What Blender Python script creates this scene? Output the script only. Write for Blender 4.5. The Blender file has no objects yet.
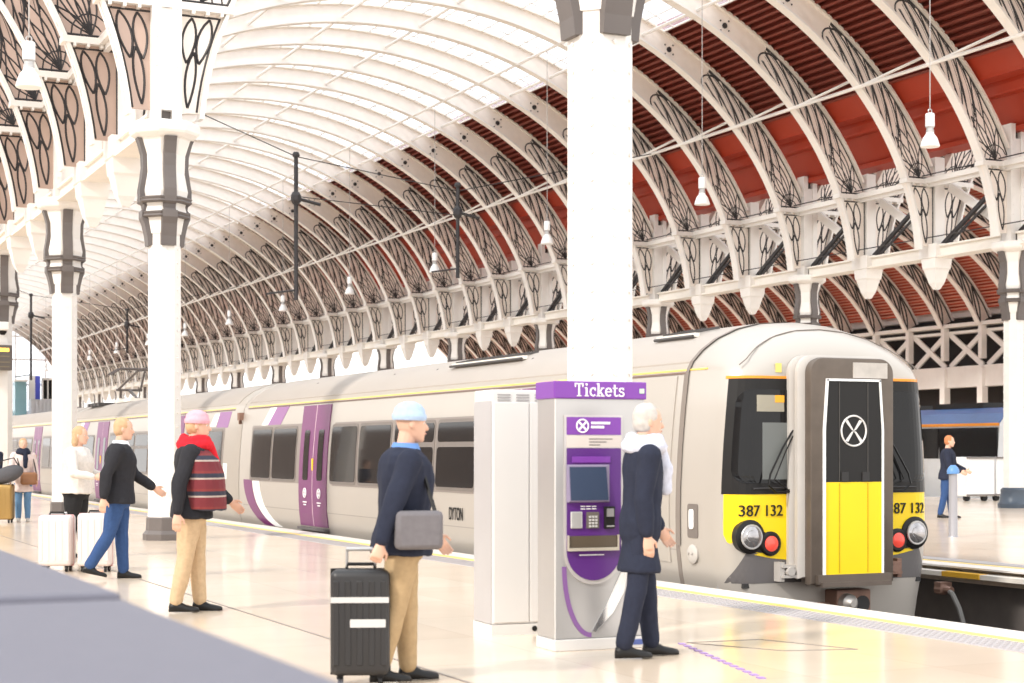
import bpy, bmesh, math, random
from mathutils import Vector, Matrix, noise
random.seed(7)
PI = math.pi
sc = bpy.context.scene
COL = sc.collection

# ------------------------------------------------------------------ camera, light, exposure
CAM_H = 1.47
cam = bpy.data.cameras.new('camera'); camo = bpy.data.objects.new('camera', cam); COL.objects.link(camo)
camo.location = (0, 0, CAM_H)
camo.rotation_euler = (PI / 2, 0, math.radians(64.845))
cam.sensor_width = 36.0
cam.lens = 1661 * 36 / 1024
cam.shift_y = (451 - 341.5) / 1024
cam.clip_start = 0.05; cam.clip_end = 800
cam.dof.use_dof = True; cam.dof.focus_distance = 22.0; cam.dof.aperture_fstop = 3.2
sc.camera = camo

world = bpy.data.worlds.new('sky'); sc.world = world; world.use_nodes = True
wn = world.node_tree.nodes; wl = world.node_tree.links
bg = wn['Background']
wtc = wn.new('ShaderNodeTexCoord'); wsep = wn.new('ShaderNodeSeparateXYZ'); wr = wn.new('ShaderNodeValToRGB')
wl.new(wtc.outputs['Generated'], wsep.inputs[0]); wl.new(wsep.outputs['Z'], wr.inputs[0])
wr.color_ramp.elements[0].position = 0.0; wr.color_ramp.elements[0].color = (1.0, 0.97, 0.94, 1)
wr.color_ramp.elements[1].position = 0.9; wr.color_ramp.elements[1].color = (0.90, 0.95, 1.0, 1)
wl.new(wr.outputs[0], bg.inputs['Color'])
bg.inputs['Strength'].default_value = 1.4

sun = bpy.data.lights.new('sun', 'SUN'); suno = bpy.data.objects.new('sun', sun); COL.objects.link(suno)
sun.energy = 2.3; sun.color = (1.0, 0.93, 0.84); sun.angle = math.radians(6)
SUN_FROM = Vector((0.30, -0.80, 0.62)).normalized()
suno.rotation_euler = SUN_FROM.to_track_quat('Z', 'Y').to_euler()
suno.location = (0, -20, 40)

sc.view_settings.view_transform = 'Standard'
sc.view_settings.look = 'None'
sc.view_settings.gamma = 1.0
sc.view_settings.exposure = 0.5
sc.view_settings.use_curve_mapping = False
sc.cycles.use_denoising = True
sc.cycles.max_bounces = 8
sc.cycles.diffuse_bounces = 4
sc.cycles.transparent_max_bounces = 24
sc.cycles.caustics_reflective = False
sc.cycles.caustics_refractive = False

# ------------------------------------------------------------------ materials
MATS = {}
def mat(name, col, rough=0.5, metal=0.0, var=0.06, scale=3.0, spec=0.5, coat=0.0, emit=None, estr=0.0, bump=0.0):
    if name in MATS: return MATS[name]
    m = bpy.data.materials.new(name); m.use_nodes = True
    nt = m.node_tree; b = nt.nodes['Principled BSDF']
    tc = nt.nodes.new('ShaderNodeTexCoord'); nz = nt.nodes.new('ShaderNodeTexNoise')
    nz.inputs['Scale'].default_value = scale; nz.inputs['Detail'].default_value = 4
    nt.links.new(tc.outputs['Object'], nz.inputs['Vector'])
    mx = nt.nodes.new('ShaderNodeMix'); mx.data_type = 'RGBA'
    mx.inputs[6].default_value = (*[max(0, c * (1 - var)) for c in col], 1)
    mx.inputs[7].default_value = (*[min(1, c * (1 + var)) for c in col], 1)
    nt.links.new(nz.outputs['Fac'], mx.inputs[0]); nt.links.new(mx.outputs[2], b.inputs['Base Color'])
    b.inputs['Roughness'].default_value = rough; b.inputs['Metallic'].default_value = metal
    b.inputs['Specular IOR Level'].default_value = spec
    b.inputs['Coat Weight'].default_value = coat
    if emit:
        b.inputs['Emission Color'].default_value = (*emit, 1); b.inputs['Emission Strength'].default_value = estr
    if bump:
        bp = nt.nodes.new('ShaderNodeBump'); bp.inputs['Strength'].default_value = bump; bp.inputs['Distance'].default_value = 0.02
        nt.links.new(nz.outputs['Fac'], bp.inputs['Height']); nt.links.new(bp.outputs[0], b.inputs['Normal'])
    MATS[name] = m
    return m

WHITE = mat('white_paint', (0.80, 0.77, 0.735), 0.45)
CREAM = mat('cream_paint', (0.83, 0.78, 0.71), 0.5, var=0.08)
WEB = mat('web_paint', (0.85, 0.775, 0.71), 0.55, var=0.10)
IRON = mat('dark_iron', (0.034, 0.031, 0.033), 0.55, var=0.3)
GREYI = mat('grey_iron', (0.125, 0.108, 0.102), 0.5, var=0.15)
REDP = mat('red_panel', (0.40, 0.040, 0.014), 0.5, var=0.12, scale=0.8)
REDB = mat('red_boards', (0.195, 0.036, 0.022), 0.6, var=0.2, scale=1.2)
SILVER = mat('train_silver', (0.46, 0.425, 0.385), 0.34, metal=0.3, var=0.04, scale=0.8)
CABG = mat('cab_grey', (0.44, 0.41, 0.385), 0.38, metal=0.2, var=0.07)
ROOFG = mat('train_roof', (0.37, 0.33, 0.295), 0.5, var=0.08, scale=0.6)
GANG = mat('gangway_metal', (0.135, 0.108, 0.088), 0.45, metal=0.4, var=0.25, scale=5)
BELL = mat('bellows', (0.46, 0.43, 0.40), 0.6, var=0.12)
BLACK = mat('black_paint', (0.011, 0.010, 0.010), 0.4, spec=0.3)
RUBBER = mat('rubber', (0.03, 0.028, 0.028), 0.7)
DGLASS = mat('dark_glass', (0.010, 0.010, 0.011), 0.05, spec=0.30, var=0.3)
YELLOW = mat('warning_yellow', (0.95, 0.66, 0.0), 0.4, var=0.04)
ORANGE = mat('orange_stripe', (0.85, 0.30, 0.02), 0.4)
PURPLE = mat('purple_paint', (0.155, 0.022, 0.125), 0.35)
VIOLET = mat('violet_panel', (0.095, 0.02, 0.19), 0.35)
VIOLETL = mat('violet_header', (0.19, 0.045, 0.34), 0.35)
PWHITE = mat('print_white', (0.88, 0.88, 0.88), 0.5, var=0.02)
FRAME = mat('window_frame', (0.19, 0.165, 0.15), 0.4, metal=0.3)
STEEL = mat('brushed_steel', (0.50, 0.49, 0.485), 0.32, metal=0.6, var=0.06)
KIOSK = mat('kiosk_white', (0.66, 0.645, 0.63), 0.35, var=0.03)
KSIDE = mat('kiosk_grey', (0.52, 0.51, 0.52), 0.35, metal=0.4)
RUST = mat('rusty_steel', (0.27, 0.16, 0.12), 0.65, metal=0.3, var=0.35, scale=9)
STONE = mat('slate_stone', (0.135, 0.132, 0.165), 0.6, var=0.08, scale=20)
BALLAST = mat('ballast', (0.035, 0.03, 0.028), 0.9, var=0.5, scale=14, bump=0.6)
CONC = mat('concrete_wall', (0.16, 0.14, 0.13), 0.85, var=0.3)
SKIN = mat('skin', (0.66, 0.40, 0.29), 0.5, var=0.06)
LENSW = mat('lamp_lens', (0.42, 0.41, 0.42), 0.12, metal=0.75, var=0.5, scale=14)
LENSR = mat('tail_lamp', (0.80, 0.07, 0.05), 0.2, emit=(1.0, 0.12, 0.08), estr=0.25)

def floor_mat():
    m = bpy.data.materials.new('terrazzo_tiles'); m.use_nodes = True
    nt = m.node_tree; b = nt.nodes['Principled BSDF']
    tc = nt.nodes.new('ShaderNodeTexCoord')
    br = nt.nodes.new('ShaderNodeTexBrick')
    br.offset = 0.0; br.inputs['Scale'].default_value = 1.0
    br.inputs['Brick Width'].default_value = 1.5; br.inputs['Row Height'].default_value = 1.06
    br.inputs['Mortar Size'].default_value = 0.004
    br.inputs['Color1'].default_value = (0.74, 0.62, 0.49, 1); br.inputs['Color2'].default_value = (0.79, 0.68, 0.55, 1)
    br.inputs['Mortar'].default_value = (0.60, 0.50, 0.40, 1)
    nt.links.new(tc.outputs['Object'], br.inputs['Vector'])
    nz = nt.nodes.new('ShaderNodeTexNoise'); nz.inputs['Scale'].default_value = 0.7; nz.inputs['Detail'].default_value = 6
    nt.links.new(tc.outputs['Object'], nz.inputs['Vector'])
    rp = nt.nodes.new('ShaderNodeValToRGB')
    rp.color_ramp.elements[0].position = 0.35; rp.color_ramp.elements[0].color = (0.92, 0.90, 0.88, 1)
    rp.color_ramp.elements[1].position = 0.7; rp.color_ramp.elements[1].color = (1.06, 1.02, 1.0, 1)
    nt.links.new(nz.outputs['Fac'], rp.inputs[0])
    mx = nt.nodes.new('ShaderNodeMix'); mx.data_type = 'RGBA'; mx.blend_type = 'MULTIPLY'; mx.inputs[0].default_value = 1
    nt.links.new(br.outputs['Color'], mx.inputs[6]); nt.links.new(rp.outputs[0], mx.inputs[7])
    nt.links.new(mx.outputs[2], b.inputs['Base Color'])
    b.inputs['Roughness'].default_value = 0.2; b.inputs['Specular IOR Level'].default_value = 0.6
    b.inputs['Coat Weight'].default_value = 0.25; b.inputs['Coat Roughness'].default_value = 0.08
    return m
FLOOR = floor_mat()

def roof_glass():
    m = bpy.data.materials.new('roof_glazing'); m.use_nodes = True
    nt = m.node_tree; nt.nodes.clear()
    out = nt.nodes.new('ShaderNodeOutputMaterial'); mix = nt.nodes.new('ShaderNodeMixShader')
    tr = nt.nodes.new('ShaderNodeBsdfTransparent'); tl = nt.nodes.new('ShaderNodeBsdfTranslucent')
    tr.inputs[0].default_value = (0.96, 0.98, 1.0, 1); tl.inputs[0].default_value = (0.82, 0.86, 0.92, 1)
    tc = nt.nodes.new('ShaderNodeTexCoord'); mp = nt.nodes.new('ShaderNodeMapping'); nz = nt.nodes.new('ShaderNodeTexNoise')
    mp.inputs['Scale'].default_value = (0.33, 1.2, 1.2); nz.inputs['Scale'].default_value = 1.0; nz.inputs['Detail'].default_value = 3
    rp = nt.nodes.new('ShaderNodeMapRange'); rp.inputs[1].default_value = 0.3; rp.inputs[2].default_value = 0.7
    rp.inputs[3].default_value = 0.12; rp.inputs[4].default_value = 0.42
    nt.links.new(tc.outputs['Object'], mp.inputs[0]); nt.links.new(mp.outputs[0], nz.inputs['Vector'])
    nt.links.new(nz.outputs['Fac'], rp.inputs[0]); nt.links.new(rp.outputs[0], mix.inputs[0])
    nt.links.new(tr.outputs[0], mix.inputs[1]); nt.links.new(tl.outputs[0], mix.inputs[2])
    nt.links.new(mix.outputs[0], out.inputs[0])
    return m
RGLASS = roof_glass()

# ------------------------------------------------------------------ mesh helpers
class MB:
    def __init__(s): s.v = []; s.f = []
    def add(s, vs, fs):
        o = len(s.v); s.v += [tuple(p) for p in vs]; s.f += [tuple(i + o for i in q) for q in fs]
    def box(s, c, d, M=None):
        x, y, z = (k / 2 for k in d)
        vs = [Vector((sx * x, sy * y, sz * z)) for sx in (-1, 1) for sy in (-1, 1) for sz in (-1, 1)]
        if M is not None: vs = [M @ p for p in vs]
        c = Vector(c)
        s.add([p + c for p in vs], [(0, 1, 3, 2), (4, 6, 7, 5), (0, 4, 5, 1), (2, 3, 7, 6), (0, 2, 6, 4), (1, 5, 7, 3)])
    def span(s, x0, x1, y0, y1, z0, z1):
        s.box(((x0 + x1) / 2, (y0 + y1) / 2, (z0 + z1) / 2), (abs(x1 - x0), abs(y1 - y0), abs(z1 - z0)))
    def bar(s, a, b, w, t, up=(0, 0, 1)):
        a = Vector(a); b = Vector(b); d = (b - a); L = d.length; d.normalize()
        up = Vector(up); sx = d.cross(up)
        if sx.length < 1e-4: sx = d.cross(Vector((1, 0, 0)))
        sx.normalize(); uz = sx.cross(d)
        M = Matrix((d, sx, uz)).transposed()
        s.box((a + b) / 2, (L, w, t), M)
    def loft(s, rings, cap=True, closed=True):
        n = len(rings[0]); vs = [p for r in rings for p in r]; fs = []
        for i in range(len(rings) - 1):
            for j in range(n if closed else n - 1):
                k = (j + 1) % n
                fs.append((i * n + j, i * n + k, (i + 1) * n + k, (i + 1) * n + j))
        if cap:
            fs.append(tuple(range(n - 1, -1, -1))); fs.append(tuple((len(rings) - 1) * n + j for j in range(n)))
        s.add(vs, fs)
    def prism(s, poly, M):
        """poly of (a,b); M maps (a,b,0/1) to space."""
        n = len(poly)
        vs = [M(a, b, 0) for a, b in poly] + [M(a, b, 1) for a, b in poly]
        fs = [tuple(range(n - 1, -1, -1)), tuple(range(n, 2 * n))] + [(i, (i + 1) % n, n + (i + 1) % n, n + i) for i in range(n)]
        s.add(vs, fs)
    def tube(s, pts, r, n=6, cap=True, closed=False, flat=1.0):
        pts = [Vector(p) for p in pts]; rings = []
        N = len(pts); ref = None
        for i, p in enumerate(pts):
            if closed: t = pts[(i + 1) % N] - pts[i - 1]
            else: t = pts[min(i + 1, N - 1)] - pts[max(i - 1, 0)]
            if t.length < 1e-9: t = Vector((0, 0, 1))
            t.normalize()
            if ref is None:
                ref = Vector((0, 0, 1)) if abs(t.z) < 0.9 else Vector((1, 0, 0))
            a = t.cross(ref)
            if a.length < 1e-4: a = t.cross(Vector((0.3, 1, 0.2)))
            a.normalize(); b = t.cross(a).normalized(); ref = -b if False else a.cross(t)
            rr = r[i] if isinstance(r, (list, tuple)) else r
            rings.append([p + a * (rr * math.cos(2 * PI * k / n)) + b * (rr * flat * math.sin(2 * PI * k / n)) for k in range(n)])
        if closed:
            rings.append(rings[0]); s.loft(rings, cap=False)
        else: s.loft(rings, cap=cap)
    def ring(s, c, R, r, axis='z', n=24, m=6):
        c = Vector(c); ax = {'x': (Vector((0, 1, 0)), Vector((0, 0, 1))), 'y': (Vector((1, 0, 0)), Vector((0, 0, 1))), 'z': (Vector((1, 0, 0)), Vector((0, 1, 0)))}[axis]
        s.tube([c + ax[0] * R * math.cos(2 * PI * k / n) + ax[1] * R * math.sin(2 * PI * k / n) for k in range(n)], r, m, closed=True)
    def lathe(s, c, prof, n=16, axis='z', ph=0.0):
        c = Vector(c); rings = []
        for r, h in prof:
            ring = []
            for k in range(n):
                a = 2 * PI * k / n + ph; u, w = r * math.cos(a), r * math.sin(a)
                p = {'z': (u, w, h), 'x': (h, u, w), 'y': (u, h, w)}[axis]
                ring.append(c + Vector(p))
            rings.append(ring)
        s.loft(rings)
    def ell(s, c, rad, nu=14, nv=9, M=None):
        c = Vector(c); rings = []
        for i in range(1, nv):
            t = PI * i / nv
            ring = []
            for k in range(nu):
                a = 2 * PI * k / nu
                p = Vector((rad[0] * math.sin(t) * math.cos(a), rad[1] * math.sin(t) * math.sin(a), -rad[2] * math.cos(t)))
                if M is not None: p = M @ p
                ring.append(c + p)
            rings.append(ring)
        s.loft(rings)
    def mesh(s, name, m, smooth=False, angle=35):
        me = bpy.data.meshes.new(name); me.from_pydata(s.v, [], s.f)
        bm = bmesh.new(); bm.from_mesh(me); bmesh.ops.recalc_face_normals(bm, faces=bm.faces); bm.to_mesh(me); bm.free()
        if smooth:
            for p in me.polygons: p.use_smooth = True
            me.set_sharp_from_angle(angle=math.radians(angle))
        if m is not None: me.materials.append(m)
        return me
    def build(s, name, m, parent=None, smooth=False, bevel=0.0, angle=35, kind=None, label=None):
        o = bpy.data.objects.new(name, s.mesh(name, m, smooth, angle)); COL.objects.link(o)
        if parent is not None: o.parent = parent
        if bevel:
            md = o.modifiers.new('bevel', 'BEVEL'); md.width = bevel; md.segments = 2; md.limit_method = 'ANGLE'
        if kind: o['kind'] = kind
        if label: o['label'] = label
        return o

def empty(name, loc=(0, 0, 0), rz=0.0):
    o = bpy.data.objects.new(name, None); COL.objects.link(o); o.location = loc; o.rotation_euler = (0, 0, rz)
    o.empty_display_size = 0.2
    return o
def tag(o, label, cat, group=None, kind=None):
    o['label'] = label; o['category'] = cat
    if group: o['group'] = group
    if kind: o['kind'] = kind
    return o
def struct(o):
    o['kind'] = 'structure'; return o
def kids(o): return [c for c in KIDS.get(o.name, [])]
KIDS = {}
def dup(root, loc=None, rz=None, label=None, group=None):
    r = root.copy(); COL.objects.link(r)
    if loc is not None: r.location = loc
    if rz is not None: r.rotation_euler = (0, 0, rz)
    if label: r['label'] = label
    if group: r['group'] = group
    for ch in list(root.children):
        c = ch.copy(); COL.objects.link(c); c.parent = r
        for g in list(ch.children):
            d = g.copy(); COL.objects.link(d); d.parent = c
    return r
ORD = ['first', 'second', 'third', 'fourth', 'fifth', 'sixth', 'seventh', 'eighth', 'ninth', 'tenth', 'eleventh', 'twelfth', 'thirteenth',
       'fourteenth', 'fifteenth', 'sixteenth', 'seventeenth', 'eighteenth', 'nineteenth', 'twentieth']
TENS = {20: 'twenty', 30: 'thirty', 40: 'forty', 50: 'fifty'}
TENTH = {20: 'twentieth', 30: 'thirtieth', 40: 'fortieth', 50: 'fiftieth'}
def ordn(i):
    i += 1
    if i <= 20: return ORD[i - 1]
    t, u = i // 10 * 10, i % 10
    return TENTH[t] if u == 0 else TENS[t] + '-' + ORD[u - 1]

def text_obj(txt, name, m, M, size, parent=None, depth=0.004, sx=1.0, align='CENTER'):
    cu = bpy.data.curves.new(name + '_curve', 'FONT'); cu.body = txt; cu.size = size; cu.extrude = depth / 2
    cu.align_x = align; cu.align_y = 'CENTER'
    t = bpy.data.objects.new(name + '_tmp', cu); COL.objects.link(t)
    bpy.context.view_layer.update()
    me = bpy.data.meshes.new_from_object(t.evaluated_get(bpy.context.evaluated_depsgraph_get()))
    bpy.data.objects.remove(t)
    me.transform(M @ Matrix.Diagonal((sx, 1, 1, 1)))
    me.materials.clear(); me.materials.append(m)
    o = bpy.data.objects.new(name, me); COL.objects.link(o)
    if parent is not None: o.parent = parent
    return o
def frame_matrix(origin, right, up):
    r = Vector(right).normalized(); u = Vector(up).normalized(); n = r.cross(u)
    M = Matrix((r, u, n)).transposed().to_4x4(); M.translation = Vector(origin)
    return M

# ------------------------------------------------------------------ layout constants (metres; X along the platform, Y across it)
PITCH = 3.0467
YN, YF = 6.49, 30.09            # the two arcade rows
CY = (YN + YF) / 2
XA = -27.37                     # first column of the near row beyond the crossing
XEND = -170.0
def rib_x(k): return XA - PITCH * k
EA, EB, EZ = 11.2, 8.36, 6.39   # inner ellipse of a roof rib
def inner(th, a=EA, b=EB, z0=EZ): return (a * math.cos(th), z0 + b * math.sin(th))
def rib_depth(th):
    s = math.sin(th)
    return 0.95 - 0.40 * min(1, max(0, (s - 0.25) / 0.7))
def outer(th, d=None, a=EA, b=EB, z0=EZ):
    y, z = inner(th, a, b, z0); n = Vector((math.cos(th) / a, math.sin(th) / b)).normalized()
    d = rib_depth(th) if d is None else d
    return (y + n.x * d, z + n.y * d)

# ------------------------------------------------------------------ floors, track bed, end wall, roof skin
mb = MB(); mb.span(-185, 12, -16, 9.1, -1.25, 0.0); struct(mb.build('floor', FLOOR))
mb = MB(); mb.span(-185, 12, 9.1, 9.5, -0.12, 0.002)
struct(mb.build('trim_1', mat('coping_stone', (0.74, 0.69, 0.64), 0.5)))
mb = MB(); mb.span(-185, 12, 9.1, 9.42, -1.25, -0.12); struct(mb.build('wall_platform', CONC))
mb = MB(); mb.span(-185, 12, 8.99, 9.085, 0, 0.005); struct(mb.build('trim_2', mat('line_yellow', (0.90, 0.68, 0.18), 0.5, var=0.12)))
mb = MB(); mb.span(-185, 12, 8.50, 8.93, 0, 0.004)
for i in range(480):
    x = 2 - i * 0.075
    if x < -32: break
    for j in range(5): mb.box((x, 8.55 + j * 0.082, 0.007), (0.028, 0.028, 0.008))
struct(mb.build('trim_3', mat('tactile_grey', (0.42, 0.39, 0.39), 0.6)))
mb = MB(); mb.span(-185, 12, 14.32, 34.9, -0.22, 0.0); struct(mb.build('floor.001', FLOOR))
mb = MB(); mb.span(-185, 12, 14.10, 14.5, -0.018, 0.004); struct(mb.build('trim_4', MATS['coping_stone']))
mb = MB(); mb.span(-185, 12, 14.75, 15.05, 0, 0.004); struct(mb.build('trim_5', MATS['tactile_grey']))
mb = MB(); mb.span(-185, 12, 14.55, 14.63, 0, 0.004); struct(mb.build('trim_6', MATS['line_yellow']))
mb = MB(); mb.span(-185, 12, 13.98, 14.5, -0.125, -0.065); struct(mb.build('trim_7', CREAM))
mb = MB(); mb.span(-185, 12, 14.4, 34.9, -1.25, -0.22); struct(mb.build('wall_far_platform', CONC))
mb = MB(); mb.span(-185, 12, 9.4, 14.5, -1.5, -1.14); mb.span(-185, 12, 34.9, 42.0, -1.5, -1.14); struct(mb.build('ground', BALLAST))
mb = MB(); mb.span(-185, -30, 42.0, 66, -1.3, 0.0); struct(mb.build('floor.002', FLOOR))
for yy in (10.29, 11.73):
    mb = MB()
    mb.span(-120, 10, yy - 0.075, yy + 0.075, -1.14, -1.12); mb.span(-120, 10, yy - 0.012, yy + 0.012, -1.12, -1.02); mb.span(-120, 10, yy - 0.036, yy + 0.036, -1.02, -0.975)
    tag(mb.build('running_rail', RUST), 'rusty running rail on the %s side of the dark track bed' % ('near' if yy < 11 else 'far'), 'rail', 'rails of the near track')
mb = MB(); mb.tube([(-40, 13.3, -0.95), (4, 13.3, -0.95)], 0.16, 10)
tag(mb.build('cable_duct', mat('duct_grey', (0.10, 0.09, 0.085), 0.8)), 'thick grey cable duct lying along the dark trackside', 'duct')
mb = MB(); mb.span(-16.85, -16.15, 13.965, 14.1, -0.124, -0.06); tag(mb.build('yellow_plate', mat('plate_yellow', (0.72, 0.40, 0.03), 0.5)), 'short yellow painted plate on the ledge under the far platform edge', 'plate')
# hose
t = empty('supply_hose', (-16.6, 13.85, -0.28))
mb = MB(); mb.tube([(0.05, 0.0, -0.02), (0.22, -0.10, -0.03), (0.42, -0.16, -0.20), (0.60, -0.22, -0.45), (0.85, -0.35, -0.66), (1.25, -0.5, -0.74), (1.9, -0.55, -0.76)], 0.032, 8)
mb.build('hose', mat('hose_grey', (0.16, 0.15, 0.14), 0.6), t, smooth=True)
mb = MB(); mb.lathe((-0.10, 0.02, 0.0), [(0.05, -0.12), (0.07, -0.10), (0.07, 0.02), (0.045, 0.04), (0.045, 0.16)], 10, 'x'); mb.box((-0.14, 0.05, 0.02), (0.12, 0.18, 0.14))
mb.build('valve', RUST, t, smooth=True)
tag(t, 'grey hose hanging from a rusty valve below the far platform edge', 'hose')

# vault skin of the main span
def vault_sheet(ths, cy, xs, off, a=EA, b=EB, z0=EZ, thick=0.03):
    mb = MB(); rows = []
    for th in ths:
        y, z = outer(th, rib_depth(th) + off, a, b, z0); rows.append((cy + y, z))
    top = [outer(th, rib_depth(th) + off + thick, a, b, z0) for th in ths]
    n = len(ths)
    prof = rows + [(cy + y, z) for y, z in reversed(top)]
    mb.loft([[(x, y, z) for y, z in prof] for x in xs])
    return mb
def th_of_y(dy):        # theta on the outer skin for an offset from the centre line
    lo, hi = 0.02, PI - 0.02
    for _ in range(50):
        m = (lo + hi) / 2
        if outer(m)[0] > dy: lo = m
        else: hi = m
    return (lo + hi) / 2
TH_RED, TH_RED0 = th_of_y(24.9 - CY), th_of_y(28.45 - CY)
TH_NEAR = th_of_y(8.6 - CY)
X0 = -24.5
mb = vault_sheet([TH_RED + (TH_NEAR - TH_RED) * i / 28 for i in range(29)], CY, [X0, XEND], 0.06)
struct(mb.build('ceiling', RGLASS))
# glazing bars in the skin (pattern of the glazed vault)
mb = MB()
for i in range(0, 27):
    th = TH_RED + (TH_NEAR - TH_RED) * i / 26
    y, z = outer(th, rib_depth(th) + 0.03); mb.box(((X0 + XEND) / 2, CY + y, z), (X0 - XEND, 0.05, 0.05))
k = 0
x = X0
while x > -110:
    for fr in (1 / 3, 2 / 3):
        xx = x - 0.178 - PITCH * fr
        mb.tube([(xx, CY + outer(th, rib_depth(th) + 0.03)[0], outer(th, rib_depth(th) + 0.03)[1]) for th in [TH_RED + (TH_NEAR - TH_RED) * i / 16 for i in range(17)]], 0.022, 4)
    x -= PITCH
struct(mb.build('trim_8', mat('glazing_bar', (0.78, 0.76, 0.74), 0.5)))
# red boarded haunch: stepped boards running along the vault
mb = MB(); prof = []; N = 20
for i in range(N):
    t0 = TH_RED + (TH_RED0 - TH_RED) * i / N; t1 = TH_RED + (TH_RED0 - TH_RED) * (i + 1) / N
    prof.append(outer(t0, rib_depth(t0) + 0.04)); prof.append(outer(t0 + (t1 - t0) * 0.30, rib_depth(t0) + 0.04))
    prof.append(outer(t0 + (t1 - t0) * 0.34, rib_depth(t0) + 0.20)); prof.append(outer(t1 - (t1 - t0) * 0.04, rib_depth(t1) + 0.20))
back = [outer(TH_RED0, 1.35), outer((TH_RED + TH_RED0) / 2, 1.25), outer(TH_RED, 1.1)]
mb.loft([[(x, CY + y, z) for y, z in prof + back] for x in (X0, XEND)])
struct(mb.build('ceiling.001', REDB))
# boarded haunch of the side aisle
CA = 2 * YN - CY
ths_a = [th_of_y(4.6 - CA) + 0.05 * i for i in range(12)]
mb = vault_sheet(ths_a, CA, [XA + 0.6, -120], 0.06, thick=0.08)
struct(mb.build('ceiling.003', mat('aisle_boards', (0.42, 0.30, 0.25), 0.6)))
# red fascia panels below the haunch
prof = [(28.40, 11.62), (28.52, 11.42), (28.86, 11.02), (28.90, 10.94), (29.36, 10.94), (29.36, 10.84), (29.42, 10.66), (29.46, 10.62), (29.74, 10.62), (30.12, 9.90), (30.00, 9.86), (30.02, 9.74), (30.6, 9.70), (30.6, 11.7)]
mb = MB(); mb.loft([[(x, y, z) for y, z in prof] for x in (X0, XEND)])
x = X0
while x > XEND:
    mb.box((x - 1.0, 29.95, 10.2), (0.09, 0.10, 0.72), Matrix.Rotation(-0.38, 3, 'X')); x -= PITCH
struct(mb.build('wall_fascia', REDP))
# far end screen
t = []
mb = MB(); mb.span(XEND - 0.5, XEND - 0.42, 6.6, 30, 5.4, 15.4); struct(mb.build('window_1', RGLASS))
mb = MB()
for i in range(17): mb.span(XEND - 0.42, XEND - 0.30, 6.6 + i * 1.45, 6.72 + i * 1.45, 5.3, 15.0)
for z in (5.3, 8.0, 10.5, 12.8): mb.span(XEND - 0.42, XEND - 0.28, 6.6, 30, z, z + 0.15)
struct(mb.build('trim_9', MATS['glazing_bar']))
mb = MB(); mb.span(XEND - 2, XEND - 0.6, -10, 34, 0, 5.3); struct(mb.build('wall_end', mat('end_wall', (0.70, 0.67, 0.66), 0.6)))
mb = MB(); mb.span(-150, 25, -21.3, -21.0, 0, 8.5)
struct(mb.build('wall_aisle_unseen', mat('aisle_brick', (0.30, 0.235, 0.20), 0.8, var=0.25)))  # unseen aisle wall, added to darken reflections and light from the left
for i in range(14):  # windows and piers on the added wall
    x = -8 - i * 6.1
    mb = MB(); mb.span(x - 1.1, x + 1.1, -21.0, -20.94, 1.0, 3.9); mb.span(x - 1.0, x + 1.0, -21.0, -20.94, 5.0, 7.4); o = struct(mb.build('window_%d' % (i + 2), DGLASS))
    mb = MB(); mb.span(x + 1.6, x + 2.1, -21.0, -20.7, 0, 8.5); mb.span(x - 1.2, x + 1.2, -21.0, -20.88, 3.95, 4.25); struct(mb.build('trim_%d' % (i + 20), CREAM))
# rooms and signs against the end wall
mb = MB(); mb.span(XEND - 0.3, XEND + 4.5, 23.5, 29.4, 4.6, 4.9); struct(mb.build('floor.003', WHITE))
t = empty('glazed_kiosk', (XEND + 0.5, 25.9, 4.9))
mb = MB(); mb.span(-0.4, 1.2, -0.75, 0.35, 0, 3.4); mb.build('glazed_body', mat('teal_glass', (0.20, 0.36, 0.40), 0.1, spec=0.8), t)
mb = MB(); mb.span(-0.5, 1.4, -0.85, 0.45, 3.4, 3.6); mb.build('kiosk_roof', WHITE, t)
tag(t, 'small teal glazed kiosk at the far end of the station', 'kiosk')
t = empty('blue_banner', (XEND + 1.0, 27.15, 4.9))
mb = MB(); mb.span(0, 0.15, 0, 0.5, 0, 4.0); mb.build('banner_panel', mat('banner_blue', (0.10, 0.13, 0.72), 0.5), t)
mb = MB(); mb.span(0.02, 0.2, -0.6, 0, 0, 4.0); mb.build('banner_back', PWHITE, t)
tag(t, 'tall blue and white banner sign at the far end of the station', 'sign')
t = empty('steel_cabinet', (XEND + 2.4, 26.9, 4.9))
mb = MB(); mb.span(0, 1.5, -0.6, 1.6, 0, 1.6)
for i in range(6): mb.span(1.5, 1.56, -0.5 + i * 0.36, -0.3 + i * 0.36, 0.1, 1.5)
mb.build('cabinet_body', mat('cabinet_grey', (0.42, 0.43, 0.46), 0.5), t)
tag(t, 'ribbed grey steel cabinet below the far blue banner', 'cabinet')
t = empty('dark_shopfront', (XEND + 1.0, 27.75, 4.9))
mb = MB(); mb.span(0, 0.6, 0, 1.6, 0, 3.6); mb.build('dark_glazing', DGLASS, t)
mb = MB()
for i in range(4): mb.span(0.6, 0.72, i * 0.5, i * 0.5 + 0.1, 0, 3.8)
mb.span(0.6, 0.72, 0, 1.6, 3.6, 3.8); mb.span(0.6, 0.72, 0, 1.6, 1.6, 1.7); mb.build('shopfront_frame', WHITE, t)
tag(t, 'dark glazed shopfront with pale frame at the far station end', 'shopfront')

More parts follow.
